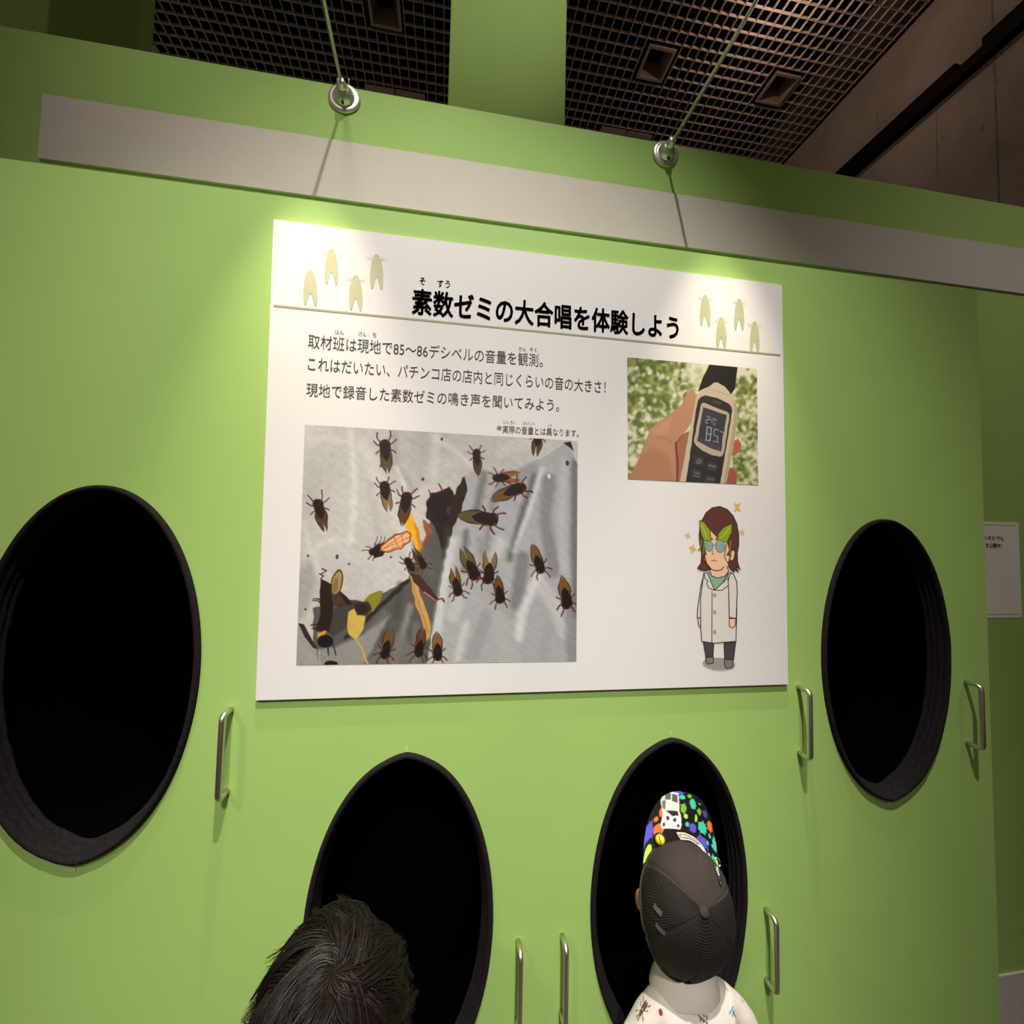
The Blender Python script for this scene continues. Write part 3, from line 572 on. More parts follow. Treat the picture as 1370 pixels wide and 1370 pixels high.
# --- drawing: a person in a lab coat with leaf shaped eyewear
BGW = (214, 210, 208); pf = Paint(898, 660, 1012, 905, .3, BGW); pf.frame(870, 650, 4.895)
INK = (44, 34, 36)
def shape(pts, col, w=5.5):
    pf.poly(pts, col); pf.line(list(pts) + [pts[0]], w, INK)
pf.ell(448, 1166, 105, 40, (158, 154, 150), 1, 4)
shape([(362, 1120), (412, 1120), (412, 1160), (375, 1168), (364, 1150)], (130, 126, 126)); shape([(484, 1130), (544, 1135), (538, 1190), (500, 1196), (486, 1180)], (130, 126, 126))
shape([(346, 1020), (415, 1030), (410, 1118), (364, 1124)], (74, 72, 76)); shape([(482, 1030), (558, 1022), (544, 1140), (486, 1136)], (74, 72, 76))
SKN = (238, 198, 164)
shape([(309, 862), (330, 862), (330, 925), (318, 920)], SKN, 5)
COAT = (222, 219, 216)
shape([(352, 570), (330, 660), (310, 800), (307, 862), (330, 866), (345, 760)], COAT); shape([(350, 570), (328, 740), (330, 930), (336, 1018), (410, 1030), (560, 1018), (566, 800), (520, 575), (420, 600)], COAT)
shape([(372, 570), (510, 572), (470, 640), (420, 684), (392, 640)], (136, 178, 152), 4)
shape([(520, 568), (545, 580), (566, 630), (568, 700), (562, 868), (516, 862), (512, 670), (506, 640)], COAT)
shape([(516, 868), (560, 870), (556, 915), (536, 932), (516, 920)], SKN, 5)
shape([(352, 572), (372, 570), (420, 684), (380, 668), (368, 640), (378, 625), (356, 606)], COAT, 5); shape([(420, 684), (490, 620), (520, 565), (530, 570), (506, 610), (512, 650), (470, 684)], COAT, 5)
pf.line([(404, 690), (402, 1028)], 5, INK); pf.line([(512, 672), (516, 862)], 5, INK)
for y in (717, 828, 958): pf.ell(421, y, 9, 12, INK); pf.ell(421, y, 5, 8, COAT)
pf.frame(905, 665, 11.91); HAIR = (96, 54, 48)
shape([(520, 1150), (800, 1100), (830, 1180), (770, 1260), (660, 1290), (560, 1260)], SKN, 13)
shape([(360, 600), (380, 420), (470, 250), (570, 170), (690, 150), (810, 200), (900, 300), (960, 430), (990, 600), (990, 760), (965, 900), (975, 1050), (1010, 1150), (950, 1110), (985, 1190), (930, 1160), (910, 1200), (830, 1120), (800, 800), (430, 720), (440, 1000), (540, 1160), (450, 1180), (370, 1160), (335, 1135), (390, 1050), (400, 900), (370, 740)], HAIR, 13)
pf.poly([(430, 700), (530, 520), (640, 640), (800, 700), (850, 900), (820, 1080), (740, 1150), (640, 1180), (560, 1160), (480, 1060), (440, 920)], SKN)
pf.line([(440, 920), (480, 1060), (560, 1155), (640, 1175), (710, 1160), (750, 1115)], 15, INK)
pf.poly([(520, 515), (640, 640), (700, 600), (560, 480)], HAIR); pf.poly([(790, 930), (850, 940), (880, 830), (850, 700), (830, 860)], HAIR)
pf.poly([(430, 720), (480, 920), (440, 940), (410, 880)], HAIR); pf.poly([(800, 1030), (850, 1010), (900, 1030), (840, 1130)], HAIR)
shape([(870, 870), (905, 835), (930, 880), (910, 990), (870, 1015), (850, 1000)], SKN, 9)
shape([(368, 372), (440, 400), (530, 520), (550, 690), (440, 700), (395, 600), (370, 480)], (142, 166, 30), 9); shape([(885, 420), (880, 560), (800, 720), (650, 700), (660, 590), (740, 490)], (142, 166, 30), 9)
pf.line([(400, 430), (480, 640)], 10, (196, 206, 110)); pf.line([(850, 480), (700, 660)], 10, (196, 206, 110)); pf.line([(440, 560), (462, 590), (500, 560)], 7, (190, 200, 100)); pf.line([(800, 530), (770, 580), (830, 570)], 7, (190, 200, 100))
for xs in (((400, 690), (375, 830), (350, 840)), ((440, 720), (430, 900)), ((800, 720), (760, 940), (790, 1010)), ((860, 700), (850, 880), (870, 930))): pf.line(xs, 20, (118, 132, 60))
pf.ell(518, 780, 68, 92, (70, 120, 116), 1, -6); pf.ell(518, 780, 58, 82, (132, 170, 162), 1, -6); pf.ell(692, 785, 80, 105, (70, 120, 116), 1, -6); pf.ell(692, 785, 70, 94, (132, 170, 162), 1, -6); pf.ell(690, 730, 50, 30, (146, 172, 186), .7, 0, 14); pf.ell(516, 735, 40, 24, (146, 172, 186), .7, 0, 14)
pf.line([(580, 770), (620, 770)], 14, (80, 128, 122)); pf.line([(578, 860), (565, 900), (590, 915)], 10, (90, 60, 50)); pf.line([(555, 1015), (600, 1005), (635, 1022)], 12, (120, 70, 64)); pf.line([(560, 660), (575, 680)], 16, INK); pf.line([(640, 650), (630, 685)], 16, INK)
def sparkle(cx, cy, rx, ry, col=(226, 186, 50)):
    pf.poly([(cx + (rx if i % 2 == 0 else rx * .34) * math.cos(math.pi / 4 + i * math.pi / 4) * 1.25, cy + (ry if i % 2 == 0 else ry * .34) * math.sin(math.pi / 4 + i * math.pi / 4) * 1.25) for i in range(8)], col)
sparkle(968, 155, 52, 74); 
for (x, y, r) in ((180, 610, 36), (258, 815, 50), (1045, 555, 32)):
    pf.poly([(x + (r if i % 2 == 0 else r * .45) * math.cos(.3 + i * math.pi / 4) * 1.1, y + (r if i % 2 == 0 else r * .45) * math.sin(.3 + i * math.pi / 4) * 1.5) for i in range(8)], (226, 186, 50) if r > 40 else (220, 192, 96))
printed('printed_drawing', ((900, 662), (1010, 662), (1010, 903), (900, 903)), pf, 300, 620, cut=True, gain=.965)

# ------------------------------------------------------------------ arm lamps over the board
def armlamp(px, base_uv, label):
    b = on(*base_uv, YW); x, z = b.x, b.z; y = YW
    t = empty('arm_lamp', (x, y, z), label, 'lamp', 'arm lamps fixed to the green wall')
    MB().lathe((x, y, z), (0, -1, 0), [(0, 0), (.0385, 0), (.0395, .003), (.037, .006), (.031, .0075), (.026, .0070), (.0245, .009), (.0225, .016), (.0165, .024), (.011, .028), (0, .029)], 48).build('wall_plate', m_zinc, t, True)
    MB().lathe((x, y - .022, z + .004), (0, -1, 0), [(0, 0), (.0125, 0), (.0125, .010), (.0095, .012), (.0095, .020), (.006, .022), (0, .022)], 24).build('ferrule', m_zinc, t, True)
    MB().tube([(x + .010, y - .004, z + .034), (x + .010, y - .006, z + .042), (x + .011, y - .010, z + .046)], .0022, 8).build('hook', m_zinc, t, True)
    MB().tube([(x, y - .016, z - .024), (x + .001, y - .020, z - .030)], .0035, 8).build('set_screw', m_dark, t, True)
    zt = z + .012; ye = .660
    MB().tube([(x, y - .030, z + .004), (x + .005, y - .25, z + .008), (x + .010, ye, zt)], .0036, 12).build('arm', m_rod, t, True)
    hb = Vector((x + .010, ye, zt + .022)); ax = Vector((0, .125, -1)).normalized()
    hd = MB().lathe(hb, ax, [(0, 0), (.010, 0), (.0125, .003), (.013, .024), (.016, .036), (.0195, .056), (.0175, .056), (.015, .040), (.012, .032), (0, .030)], 32).build('lamp_head', m_zinc, t, True)
    lp = hb + ax * .055
    MB().lathe(hb + ax * .032, ax, [(0, .014), (.006, .012), (.0095, .006), (.008, 0)], 20).build('bulb', m_bulb, hd, True)
    l = light('arm_lamp_light', 'SPOT', lp, 58.0, (1.0, 0.87, 0.62), 0.010, lp + Vector((0, .115, -1)), 37.5, 1.0)
    l.parent = t; l.matrix_parent_inverse = t.matrix_world.inverted()
armlamp(0, (461, 133), 'left arm lamp on a round metal plate above the board title')
armlamp(1, (890, 207), 'right arm lamp on a round metal plate, nearer the concrete wall')

# ------------------------------------------------------------------ paper notice beside the booth
def onw(u, v): return on(u, v, YW - .002)
x1, zt, zb = 1.684 * YW, 0.0635 * YW + CZ, -0.2167 * YW + CZ
no = empty('paper_notice', (x1 - .105, YW, zb), 'small white paper notice on the wall right of the booth, half hidden', 'notice')
MB().box((x1 - .21, YW - .002, zb), (x1, YW - .0003, zt)).build('sheet', m_paper, no)
m_grey = mat('grey_ink', (.30, .27, .25), .6)
for (a, b) in (((x1 - .20, zt - .0115), (x1 - .008, zt - .0100)), ((x1 - .20, zb + .0100), (x1 - .008, zb + .0115))): MB().box((a[0], YW - .0026, a[1]), (b[0], YW - .0021, b[1])).build('border_line', m_grey, no)
textobj('notice_lettering', [text('ンネル”でも、', (1316.5, 716.5), (1317, 723), (1344.5, 724), .012, plane=onw), text('を公開中！', (1318.5, 726.5), (1318.8, 733), (1340, 733.6), .012, plane=onw)], no)

# ------------------------------------------------------------------ people
m_skin = mat('skin', (0.58, 0.30, 0.19), 0.55, spec=0.35, noise_amt=0.05, noise_scale=30)
m_shirt = mat('printed_shirt', (0.66, 0.61, 0.56), 0.85, spec=0.2, noise_amt=0.04, noise_scale=25, bump=0.35, bump_scale=70)
m_tee = mat('dark_tee', (0.05, 0.055, 0.07), 0.85, bump=0.3, bump_scale=80)
m_short = mat('shorts', (0.06, 0.065, 0.075), 0.85, bump=0.3, bump_scale=100)
m_shoe = mat('shoe', (0.10, 0.10, 0.11), 0.6)
m_hair = mat('dark_hair', (0.0135, 0.0085, 0.0065), 0.42, spec=0.36)
m_cap = mat('cap_cotton', (0.040, 0.032, 0.031), 0.85, spec=0.2, bump=0.3, bump_scale=500)
m_eye = mat('eye_white', (0.8, 0.78, 0.75), 0.3); m_iris = mat('iris', (0.03, 0.02, 0.015), 0.2); m_lip = mat('lips', (0.5, 0.2, 0.17), 0.5)
def skin_mesh(nodes, edges, sub=2, ysq=1.0, yc=0.0):
    me = bpy.data.meshes.new('sk'); P = [Vector((n[0], yc + (n[1] - yc) / ysq, n[2])) for n in nodes]
    me.from_pydata(P, edges, []); o = bpy.data.objects.new('sk', me); COL.objects.link(o)
    md = o.modifiers.new('Skin', 'SKIN'); md.use_smooth_shade = True
    sv = me.skin_vertices[0].data
    for i, n in enumerate(nodes): sv[i].radius = (n[3], n[3]); sv[i].use_root = (i == 0)
    s = o.modifiers.new('Sub', 'SUBSURF'); s.levels = sub; s.render_levels = sub
    r = evalmesh(o); bpy.data.objects.remove(o)
    for v in r.vertices: v.co.y = yc + (v.co.y - yc) * ysq
    return r
def fuse(meshes, voxel, smooth_it=4):
    bm = bmesh.new()
    for m in meshes: bm.from_mesh(m)
    me = bpy.data.meshes.new('f'); bm.to_mesh(me); bm.free()
    o = bpy.data.objects.new('f', me); COL.objects.link(o)
    r = o.modifiers.new('R', 'REMESH'); r.mode = 'VOXEL'; r.voxel_size = voxel
    s = o.modifiers.new('S', 'SMOOTH'); s.iterations = smooth_it; s.factor = .5
    out = evalmesh(o); bpy.data.objects.remove(o); out.materials.clear(); return out
def ellm(M, c, r, fn=None, n=32):
    bm = bmesh.new(); bmesh.ops.create_uvsphere(bm, u_segments=n, v_segments=n // 2, radius=1)
    for v in bm.verts:
        p = Vector((v.co.x * r[0], v.co.y * r[1], v.co.z * r[2]))
        if fn: p = fn(p)
        v.co = M @ (Vector(c) + p)
    me = bpy.data.meshes.new('e'); bm.to_mesh(me); bm.free(); return me
def frame_mat(C, U, Fw):
    U = Vector(U).normalized(); Fw = Vector(Fw); Fw = (Fw - U * Fw.dot(U)).normalized(); R = Fw.cross(U)
    return Matrix(((R.x, Fw.x, U.x, C[0]), (R.y, Fw.y, U.y, C[1]), (R.z, Fw.z, U.z, C[2]), (0, 0, 0, 1)))
def person(name, label, nb, Hm, s, handpos):
    """nb: neck base (world), Hm: head matrix (x right, y face, z crown), s: size"""
    root = empty(name, (nb[0], nb[1] - .03, 0), label, 'person')
    x, y, z = nb; legl = z - .34 * s
    N = []; E = []
    def nd(p, r, par=None):
        N.append((*p, r));
        if par is not None: E.append((par, len(N) - 1))
        return len(N) - 1
    pel = nd((x, y - .03, legl), .072 * s)
    w = nd((x, y - .025, legl + .10 * s), .066 * s, pel); ch = nd((x, y - .015, legl + .20 * s), .062 * s, w)
    n0 = nd((x, y, z - .02 * s), .042 * s, ch); hc = Hm @ Vector((0, -.015, -.045)); nd(hc, .040 * s, n0)
    for sd in (-1, 1):
        sh = nd((x + sd * .088 * s, y - .01, z - .085 * s), .026 * s, ch); hx, hy, hz = handpos
        el = nd((x + sd * .125 * s, y - .04, z - .21 * s), .024 * s, sh); wr = nd((x + sd * hx, y + hy, z + hz), .017 * s, el)
        hip = nd((x + sd * .048 * s, y - .03, legl - .05 * s), .058 * s, pel); kn = nd((x + sd * .055 * s, y - .06, legl * .5), .036 * s, hip)
        ca = nd((x + sd * .056 * s, y - .10, legl * .33), .036 * s, kn); an = nd((x + sd * .056 * s, y - .115, .055), .022 * s, ca); nd((x + sd * .064 * s, y - .035, .028), .022 * s, an)
    parts = [skin_mesh(N, E)]
    def headf(p):
        q = p.copy(); t = max(0, -p.z / .105)
        q.x *= 1 - .30 * t * t; q.y += .012 * t if p.y > 0 else .035 * t * t
        if p.y > 0: q.y *= .96
        return q
    parts.append(ellm(Hm, (0, 0, 0), (.070, .086, .100), headf))
    for sd in (-1, 1): parts.append(ellm(Hm, (sd * .071, -.012, -.018), (.010, .019, .030)))
    parts.append(ellm(Hm, (0, .086, -.028), (.010, .014, .012))); parts.append(ellm(Hm, (0, .078, -.010), (.007, .012, .024))); parts.append(ellm(Hm, (0, .068, -.082), (.022, .016, .016)))
    for sd in (-1, 1):                                   # hands with five fingers
        wr = Vector((x + sd * handpos[0], y + handpos[1], z + handpos[2])); el = Vector((x + sd * .125 * s, y - .04, z - .21 * s))
        d = (wr - el).normalized(); side = Vector((-sd, 0, 0)); side = (side - d * side.dot(d)).normalized(); nrm = d.cross(side)
        hn = []; he = []
        def hd(p, r, par=None):
            hn.append((*p, r))
            if par is not None: he.append((par, len(hn) - 1))
            return len(hn) - 1
        a = hd(wr - d * .01, .014 * s); b = hd(wr + d * .022 * s, .015 * s, a); c = hd(wr + d * .040 * s, .014 * s, b)
        parts.append(skin_mesh(hn, he, 2)); parts.append(ellm(Matrix((( *side, ), (*d,), (*nrm,))).transposed().to_4x4(), (0, 0, 0), (.022 * s, .028 * s, .010 * s)))
        for v in parts[-1].vertices: v.co += wr + d * .028 * s
        for i, (o_, L) in enumerate(((-.016, .040), (-.0055, .046), (.0055, .043), (.016, .033))):
            p0 = wr + d * .046 * s - side * o_ * s; fn = []; fe = []
            for k in range(4): fn.append((*(p0 + d * L * s * k / 3 * (1 - .10 * k / 3) + nrm * (.004 * k * k * .35) * s), (.0056 - .0006 * k) * s)); fe += [(k - 1, k)] if k else []
            parts.append(skin_mesh(fn, fe, 1))
        fn = [(*(wr + d * .012 * s + side * .016 * s), .007 * s), (*(wr + d * .030 * s + side * .030 * s + nrm * .004), .0062 * s), (*(wr + d * .046 * s + side * .033 * s + nrm * .008), .0052 * s)]
        parts.append(skin_mesh(fn, [(0, 1), (1, 2)], 1))
    body = link('body', fuse(parts, .0042), m_skin, root, True)
    for sd in (-1, 1):
        e = link('eye', ellm(Hm, (sd * .027, .0755, -.004), (.011, .009, .009)), m_eye, root, True)
        link('iris', ellm(Hm, (sd * .027, .0835, -.004), (.005, .0025, .005)), m_iris, e, True)
    link('mouth', ellm(Hm, (0, .080, -.056), (.017, .005, .0045)), m_lip, root, True)
    return root, body, N, legl
def clothes(root, nb, legl, s, m_top, m_bot, shd=0.0):
    x, y, z = nb
    N = [(x, y - .03, legl - .045 * s, .092 * s), (x, y - .03, legl + .02 * s, .098 * s), (x, y - .03, legl + .11 * s, .090 * s), (x, y - .02, legl + .215 * s, .094 * s), (x, y - .012, z - .06 * s, .072 * s), (x, y - .004, z - .004 * s, .053 * s)]
    E = [(0, 1), (1, 2), (2, 3), (3, 4), (4, 5)]
    for sd in (-1, 1):
        k = len(N); N += [(x + sd * .062 * s, y - .01, z - .050 * s, .046 * s), (x + sd * (.098 + shd) * s, y - .012, z - .085 * s, .046 * s), (x + sd * .122 * s, y - .033, z - .185 * s, .040 * s)]; E += [(4, k), (k, k + 1), (k + 1, k + 2)]
    sm = fuse([skin_mesh(N, E, 2, .82, y - .02)], .005, 6)
    for v in sm.vertices:
        n_ = noise.noise(v.co * 14) * .004 + noise.noise(v.co * 34) * .0016
        v.co += v.normal * n_
    top = link('shirt', sm, m_top, root, True)
    b = MB()
    N = [(x, y - .03, legl + .035 * s, .088 * s), (x, y - .03, legl - .01, .082 * s)]; E = [(0, 1)]
    for sd in (-1, 1):
        k = len(N); N += [(x + sd * .050 * s, y - .03, legl - .07 * s, .066 * s), (x + sd * .056 * s, y - .06, legl * .58, .056 * s)]; E += [(1, k), (k, k + 1)]
    link('shorts', fuse([skin_mesh(N, E, 2, .88, y - .03)], .006), m_bot, root, True)
    for sd in (-1, 1):
        link('shoe', fuse([skin_mesh([(x + sd * .056 * s, y - .150, .036, .030 * s), (x + sd * .058 * s, y - .095, .034, .033 * s), (x + sd * .064 * s, y - .025, .030, .030 * s)], [(0, 1), (1, 2)], 2)], .005), m_shoe, root, True)
    return top

# ---- child with the cap, looking up into the right-hand low hole
NB1 = Vector((.479, .775, CZ - .835))
Uv = Vector((-.108, -.86, .608)); Fv = Vector((.245, .56, .79))
HC1 = Vector((.470, .782, CZ - .705)); H1 = frame_mat(HC1, Uv, Fv)
kid1, body1, _, lg1 = person('person', 'child in a black printed cap and white insect-print shirt, head tipped into oval hole', NB1, H1, 1.0, (.125, -.035, -.315))
shirt1 = clothes(kid1, NB1, lg1, 1.0, m_shirt, m_short)
# collar of the shirt
def collar(root, nb, m, r=.052):
    mb = MB(); n = 48; prof = [(r * 1.02, -.012), (r * .98, .006), (r * .97, .020), (r * 1.02, .024), (r * 1.07, .019), (r * 1.13, .009), (r * 1.24, -.006), (r * 1.30, -.022)]
    vs = []
    for (rr, h) in prof:
        for k in range(n):
            a = 2 * math.pi * k / n + math.pi / 2; tilt = -.012 * math.sin(a)
            vs.append((nb[0] + rr * math.cos(a) * 1.02, nb[1] + rr * math.sin(a) * .92 + .004, nb[2] + h + tilt + noise.noise(Vector((math.cos(a) * 2, math.sin(a) * 2, h * 20))) * .003))
    fs = [(i * n + k, i * n + (k + 1) % n, (i + 1) * n + (k + 1) % n, (i + 1) * n + k) for i in range(len(prof) - 1) for k in range(n)]
    o = mb.add(vs, fs).build('collar', m, root, True); return o
collar(shirt1, NB1 + Vector((-.004, 0, -.002)), m_shirt, .049)
# cap
CM = H1 @ Matrix.Translation((0, -.004, .018))
RX, RY, RH = .0830, .0960, .092
def cap_pt(ph, t, off=0.0):
    f = math.cos(t * math.pi / 2) ** .82; h = math.sin(t * math.pi / 2)
    x = RX * math.cos(ph) * f; y = RY * math.sin(ph) * f; z = RH * h
    if math.sin(ph) > 0: z += .010 * math.sin(ph) * (math.sin(t * math.pi)) ; y += .004 * math.sin(ph) * math.sin(t * math.pi)
    if math.sin(ph) < 0: z -= .034 * (1 - t) * (-math.sin(ph)) ** 1.5; y *= 1 + .10 * (1 - t)
    seam = min(abs(((ph - math.pi / 2 + 1e-9) / (math.pi / 3)) % 1), 1 - abs(((ph - math.pi / 2) / (math.pi / 3)) % 1))
    d = -.0026 * math.exp(-(seam / .035) ** 2) * (1 - t) ** .3 + off + noise.noise(Vector((x * 28, y * 28, z * 28))) * .0022
    v = Vector((x, y, z)); nrm = Vector((x / RX ** 2, y / RY ** 2, z / RH ** 2)).normalized()
    return v + nrm * d
NPH, NT = 144, 40
def cap_part(name, sel, m, parent, off=0.0):
    vs = [CM @ cap_pt(2 * math.pi * i / NPH, j / NT * .995, off) for i in range(NPH) for j in range(NT + 1)]
    fs = []
    for i in range(NPH):
        ph = 2 * math.pi * (i + .5) / NPH
        for j in range(NT):
            if sel(ph, (j + .5) / NT): i2 = (i + 1) % NPH; fs.append((i * (NT + 1) + j, i2 * (NT + 1) + j, i2 * (NT + 1) + j + 1, i * (NT + 1) + j + 1))
    o = mesh(name, vs, fs, m, parent, True)
    uv = o.data.uv_layers.new(name='UVMap')
    for l in o.data.loops:
        i, j = divmod(l.vertex_index, NT + 1); uv.data[l.index].uv = (i / NPH * 12 if i < NPH else 12, j / NT * 3.2)
    bm = bmesh.new(); bm.from_mesh(o.data); loose = [v for v in bm.verts if not v.link_faces]; bmesh.ops.delete(bm, geom=loose, context='VERTS'); bm.to_mesh(o.data); bm.free()
    return o
m_net = mat('cap_net', (0.02, 0.016, 0.016), 0.7, spec=0.3)
nt = m_net.node_tree; bs = nt.nodes['Principled BSDF']; uvn = nt.nodes.new('ShaderNodeTexCoord'); mp = nt.nodes.new('ShaderNodeMapping'); mp.inputs['Scale'].default_value = (11, 11, 1)
nt.links.new(uvn.outputs['UV'], mp.inputs[0]); vo = nt.nodes.new('ShaderNodeTexVoronoi'); vo.inputs['Scale'].default_value = 1.0; vo.inputs['Randomness'].default_value = 0.0
nt.links.new(mp.outputs[0], vo.inputs['Vector']); rp = nt.nodes.new('ShaderNodeValToRGB'); rp.color_ramp.elements[0].color = (0.003, 0.002, 0.002, 1); rp.color_ramp.elements[1].color = (0.022, 0.018, 0.018, 1)
rp.color_ramp.elements[0].position = .25; rp.color_ramp.elements[1].position = .5
nt.links.new(vo.outputs['Distance'], rp.inputs[0]); nt.links.new(rp.outputs[0], bs.inputs['Base Color'])
bp = nt.nodes.new('ShaderNodeBump'); bp.inputs['Strength'].default_value = .8; bp.inputs['Distance'].default_value = .002; nt.links.new(vo.outputs['Distance'], bp.inputs['Height']); nt.links.new(bp.outputs[0], bs.inputs['Normal'])
def is_back_open(ph, t): return abs(ph - 1.5 * math.pi) < .42 and t < .20 * math.cos((ph - 1.5 * math.pi) / .42 * math.pi / 2)
isfront = lambda ph, t: math.radians(28) < ph < math.radians(152)
cap = cap_part('cap', lambda p, t: not isfront(p, t) and not is_back_open(p, t), m_net, kid1)
cap_part('front_panel', lambda p, t: isfront(p, t), m_cap, cap, .0006)
link('crown_button', ellm(CM, (0, 0, RH + .001), (.0085, .0085, .005)), m_cap, cap, True)
band = MB()                                           # sweatband and strap edge
band.tube([CM @ (cap_pt(2 * math.pi * i / 96, .01) * 1.005) for i in range(97)], .0025, 8, cap=False); band.build('edge_binding', m_cap, cap, True)
st = MB(); sp = [CM @ (Vector((math.cos(a) * RX * 1.03, math.sin(a) * RY * 1.10, -.040))) for a in [math.radians(235 + i * 5) for i in range(15)]]
up_ = (CM.to_3x3() @ Vector((0, 0, 1))) * .008
vs = [p + up_ for p in sp] + [p - up_ for p in sp]; st.add(vs, [(i, i + 1, 15 + i + 1, 15 + i) for i in range(14)]); st.build('adjuster_strap', m_dark, cap, True)
# bill with a splatter print
pb = Paint(0, 0, 1226, 1370, 3.0, (17, 15, 18))
rb = random.Random(4)
TEAL, GRN, LIME, ORG, IND, CYA = (60, 190, 160), (110, 170, 60), (170, 215, 70), (232, 110, 52), (84, 82, 190), (70, 190, 180)
def splat(x, y, rx, ry, c, spikes=1):
    n = 22; pts = []
    for i in range(n):
        a = 2 * math.pi * i / n; k = 1 + (rb.uniform(.2, .55) if i % 2 and rb.random() < .7 * spikes else rb.uniform(-.08, .05)); pts.append((x + rx * k * math.cos(a), y + ry * k * math.sin(a)))
    pb.poly(pts, c, 1, 2)
for q in ((635, 395, 40, 55, TEAL), (535, 190, 28, 48, TEAL), (765, 625, 42, 66, TEAL), (435, 145, 24, 22, TEAL), (452, 262, 26, 50, GRN), (600, 250, 20, 32, GRN), (475, 340, 19, 26, LIME, 0), (570, 330, 12, 34, LIME), (715, 330, 26, 44, ORG), (250, 480, 44, 58, ORG, 0),
          (228, 375, 18, 25, ORG, 0), (270, 320, 20, 44, ORG, 0), (545, 440, 30, 48, IND), (635, 530, 44, 52, IND), (172, 450, 36, 76, IND), (385, 105, 50, 26, IND), (660, 245, 22, 34, (70, 66, 130)), (490, 420, 18, 26, CYA, 0), (712, 425, 14, 22, CYA, 0), (765, 440, 22, 58, CYA),
          (690, 505, 14, 22, CYA, 0), (740, 490, 10, 16, CYA, 0), (165, 630, 36, 64, LIME, 0), (215, 165, 11, 12, (170, 210, 200), 0), (175, 265, 7, 9, (170, 200, 190), 0), (500, 118, 18, 22, GRN), (785, 555, 12, 28, LIME), (600, 170, 14, 8, (150, 150, 150), 0), (705, 600, 12, 16, (150, 200, 220), 0), (690, 560, 8, 20, IND)): splat(*q)
pb.poly([(285, 100), (400, 110), (410, 190), (415, 300), (430, 340), (440, 440), (430, 490), (280, 480), (265, 440), (280, 340), (258, 200)], (226, 222, 216), 1, 2)
pb.poly([(292, 110), (340, 118), (338, 190), (292, 190)], (92, 92, 92), 1, 2); pb.poly([(348, 122), (394, 128), (398, 215), (348, 200)], (84, 84, 84), 1, 2); pb.poly([(268, 200), (300, 196), (300, 290), (276, 280)], (104, 104, 102), 1, 2)
pb.poly([(298, 200), (396, 214), (400, 300), (320, 290)], (208, 206, 200), 1, 2); pb.poly([(300, 300), (400, 300), (414, 345), (380, 350), (360, 360), (330, 330)], (40, 38, 40), 1, 2)
pb.ell(322, 378, 13, 24, (50, 46, 48), 1, -10, 1); pb.ell(380, 395, 14, 22, (50, 46, 48), 1, 10, 1); pb.ell(292, 440, 12, 20, (70, 66, 66), 1, 0, 1); pb.ell(412, 452, 12, 18, (70, 66, 66), 1, 0, 1)
# word patch (lettering too blurred to read in the photo)
pb.poly([(398, 520), (470, 512), (560, 528), (650, 575), (728, 655), (700, 650), (620, 600), (520, 578), (440, 592)], (236, 220, 206), 1, 2); pb.line([(424, 538), (446, 572), (520, 560), (600, 576)], 7, (40, 34, 34)); pb.line([(424, 538), (480, 530), (560, 545), (620, 575)], 6, (60, 50, 48))
for i in range(7): pb.line([(462 + i * 20, 536 + i * i * .8), (466 + i * 20, 558 + i * i * .8)], 5, (60, 48, 46), .9)
nb_, nr_ = 150, 110; vs = []; bl_xy = []
for i in range(nb_):
    q_ = math.sin((2 * i / (nb_ - 1) - 1) * math.pi / 2); x = q_ * .0745
    y0 = RY * math.sqrt(max(0, 1 - (x / RX) ** 2)) * .985; y1 = max(y0 + .001, .066 + .112 * max(0, 1 - abs(q_) ** 2.6) ** .5)
    for j in range(nr_):
        r = j / (nr_ - 1); y = y0 + (y1 - y0) * r
        vs.append((x, y, .006 - 2.0 * x * x + .36 * (y - .06) * (1 - .6 * q_ * q_)))
        bl_xy.append((470 + q_ * 335, (615 + 95 * q_ * q_) * (1 - r) + (80 + 330 * abs(q_) ** 2.6) * r))
fs = [(i * nr_ + j, (i + 1) * nr_ + j, (i + 1) * nr_ + j + 1, i * nr_ + j + 1) for i in range(nb_ - 1) for j in range(nr_ - 1)]
top = [CM @ Vector(v) for v in vs]; botv = [CM @ (Vector(v) - Vector((0, 0, .003))) for v in vs]; nV = len(vs)
rim_ = [i * nr_ + nr_ - 1 for i in range(nb_)]
sidef = [(rim_[k], rim_[k] + nV, rim_[k + 1] + nV, rim_[k + 1]) for k in range(nb_ - 1)]
m_billp = mat('bill_print', (.1, .1, .1), 0.6, spec=0.3, vcol=True)
bill = mesh('bill', top + botv, fs + [tuple(q + nV for q in reversed(f)) for f in fs] + sidef, m_billp, cap, True)
bxy = np.array(bl_xy); cu_, cv_ = bxy[:, 0], bxy[:, 1]
rgb, _ = pb.sample(cu_, cv_); setcol(bill.data, np.concatenate([rgb, np.full_like(rgb, 24.0)]) * 1.05)
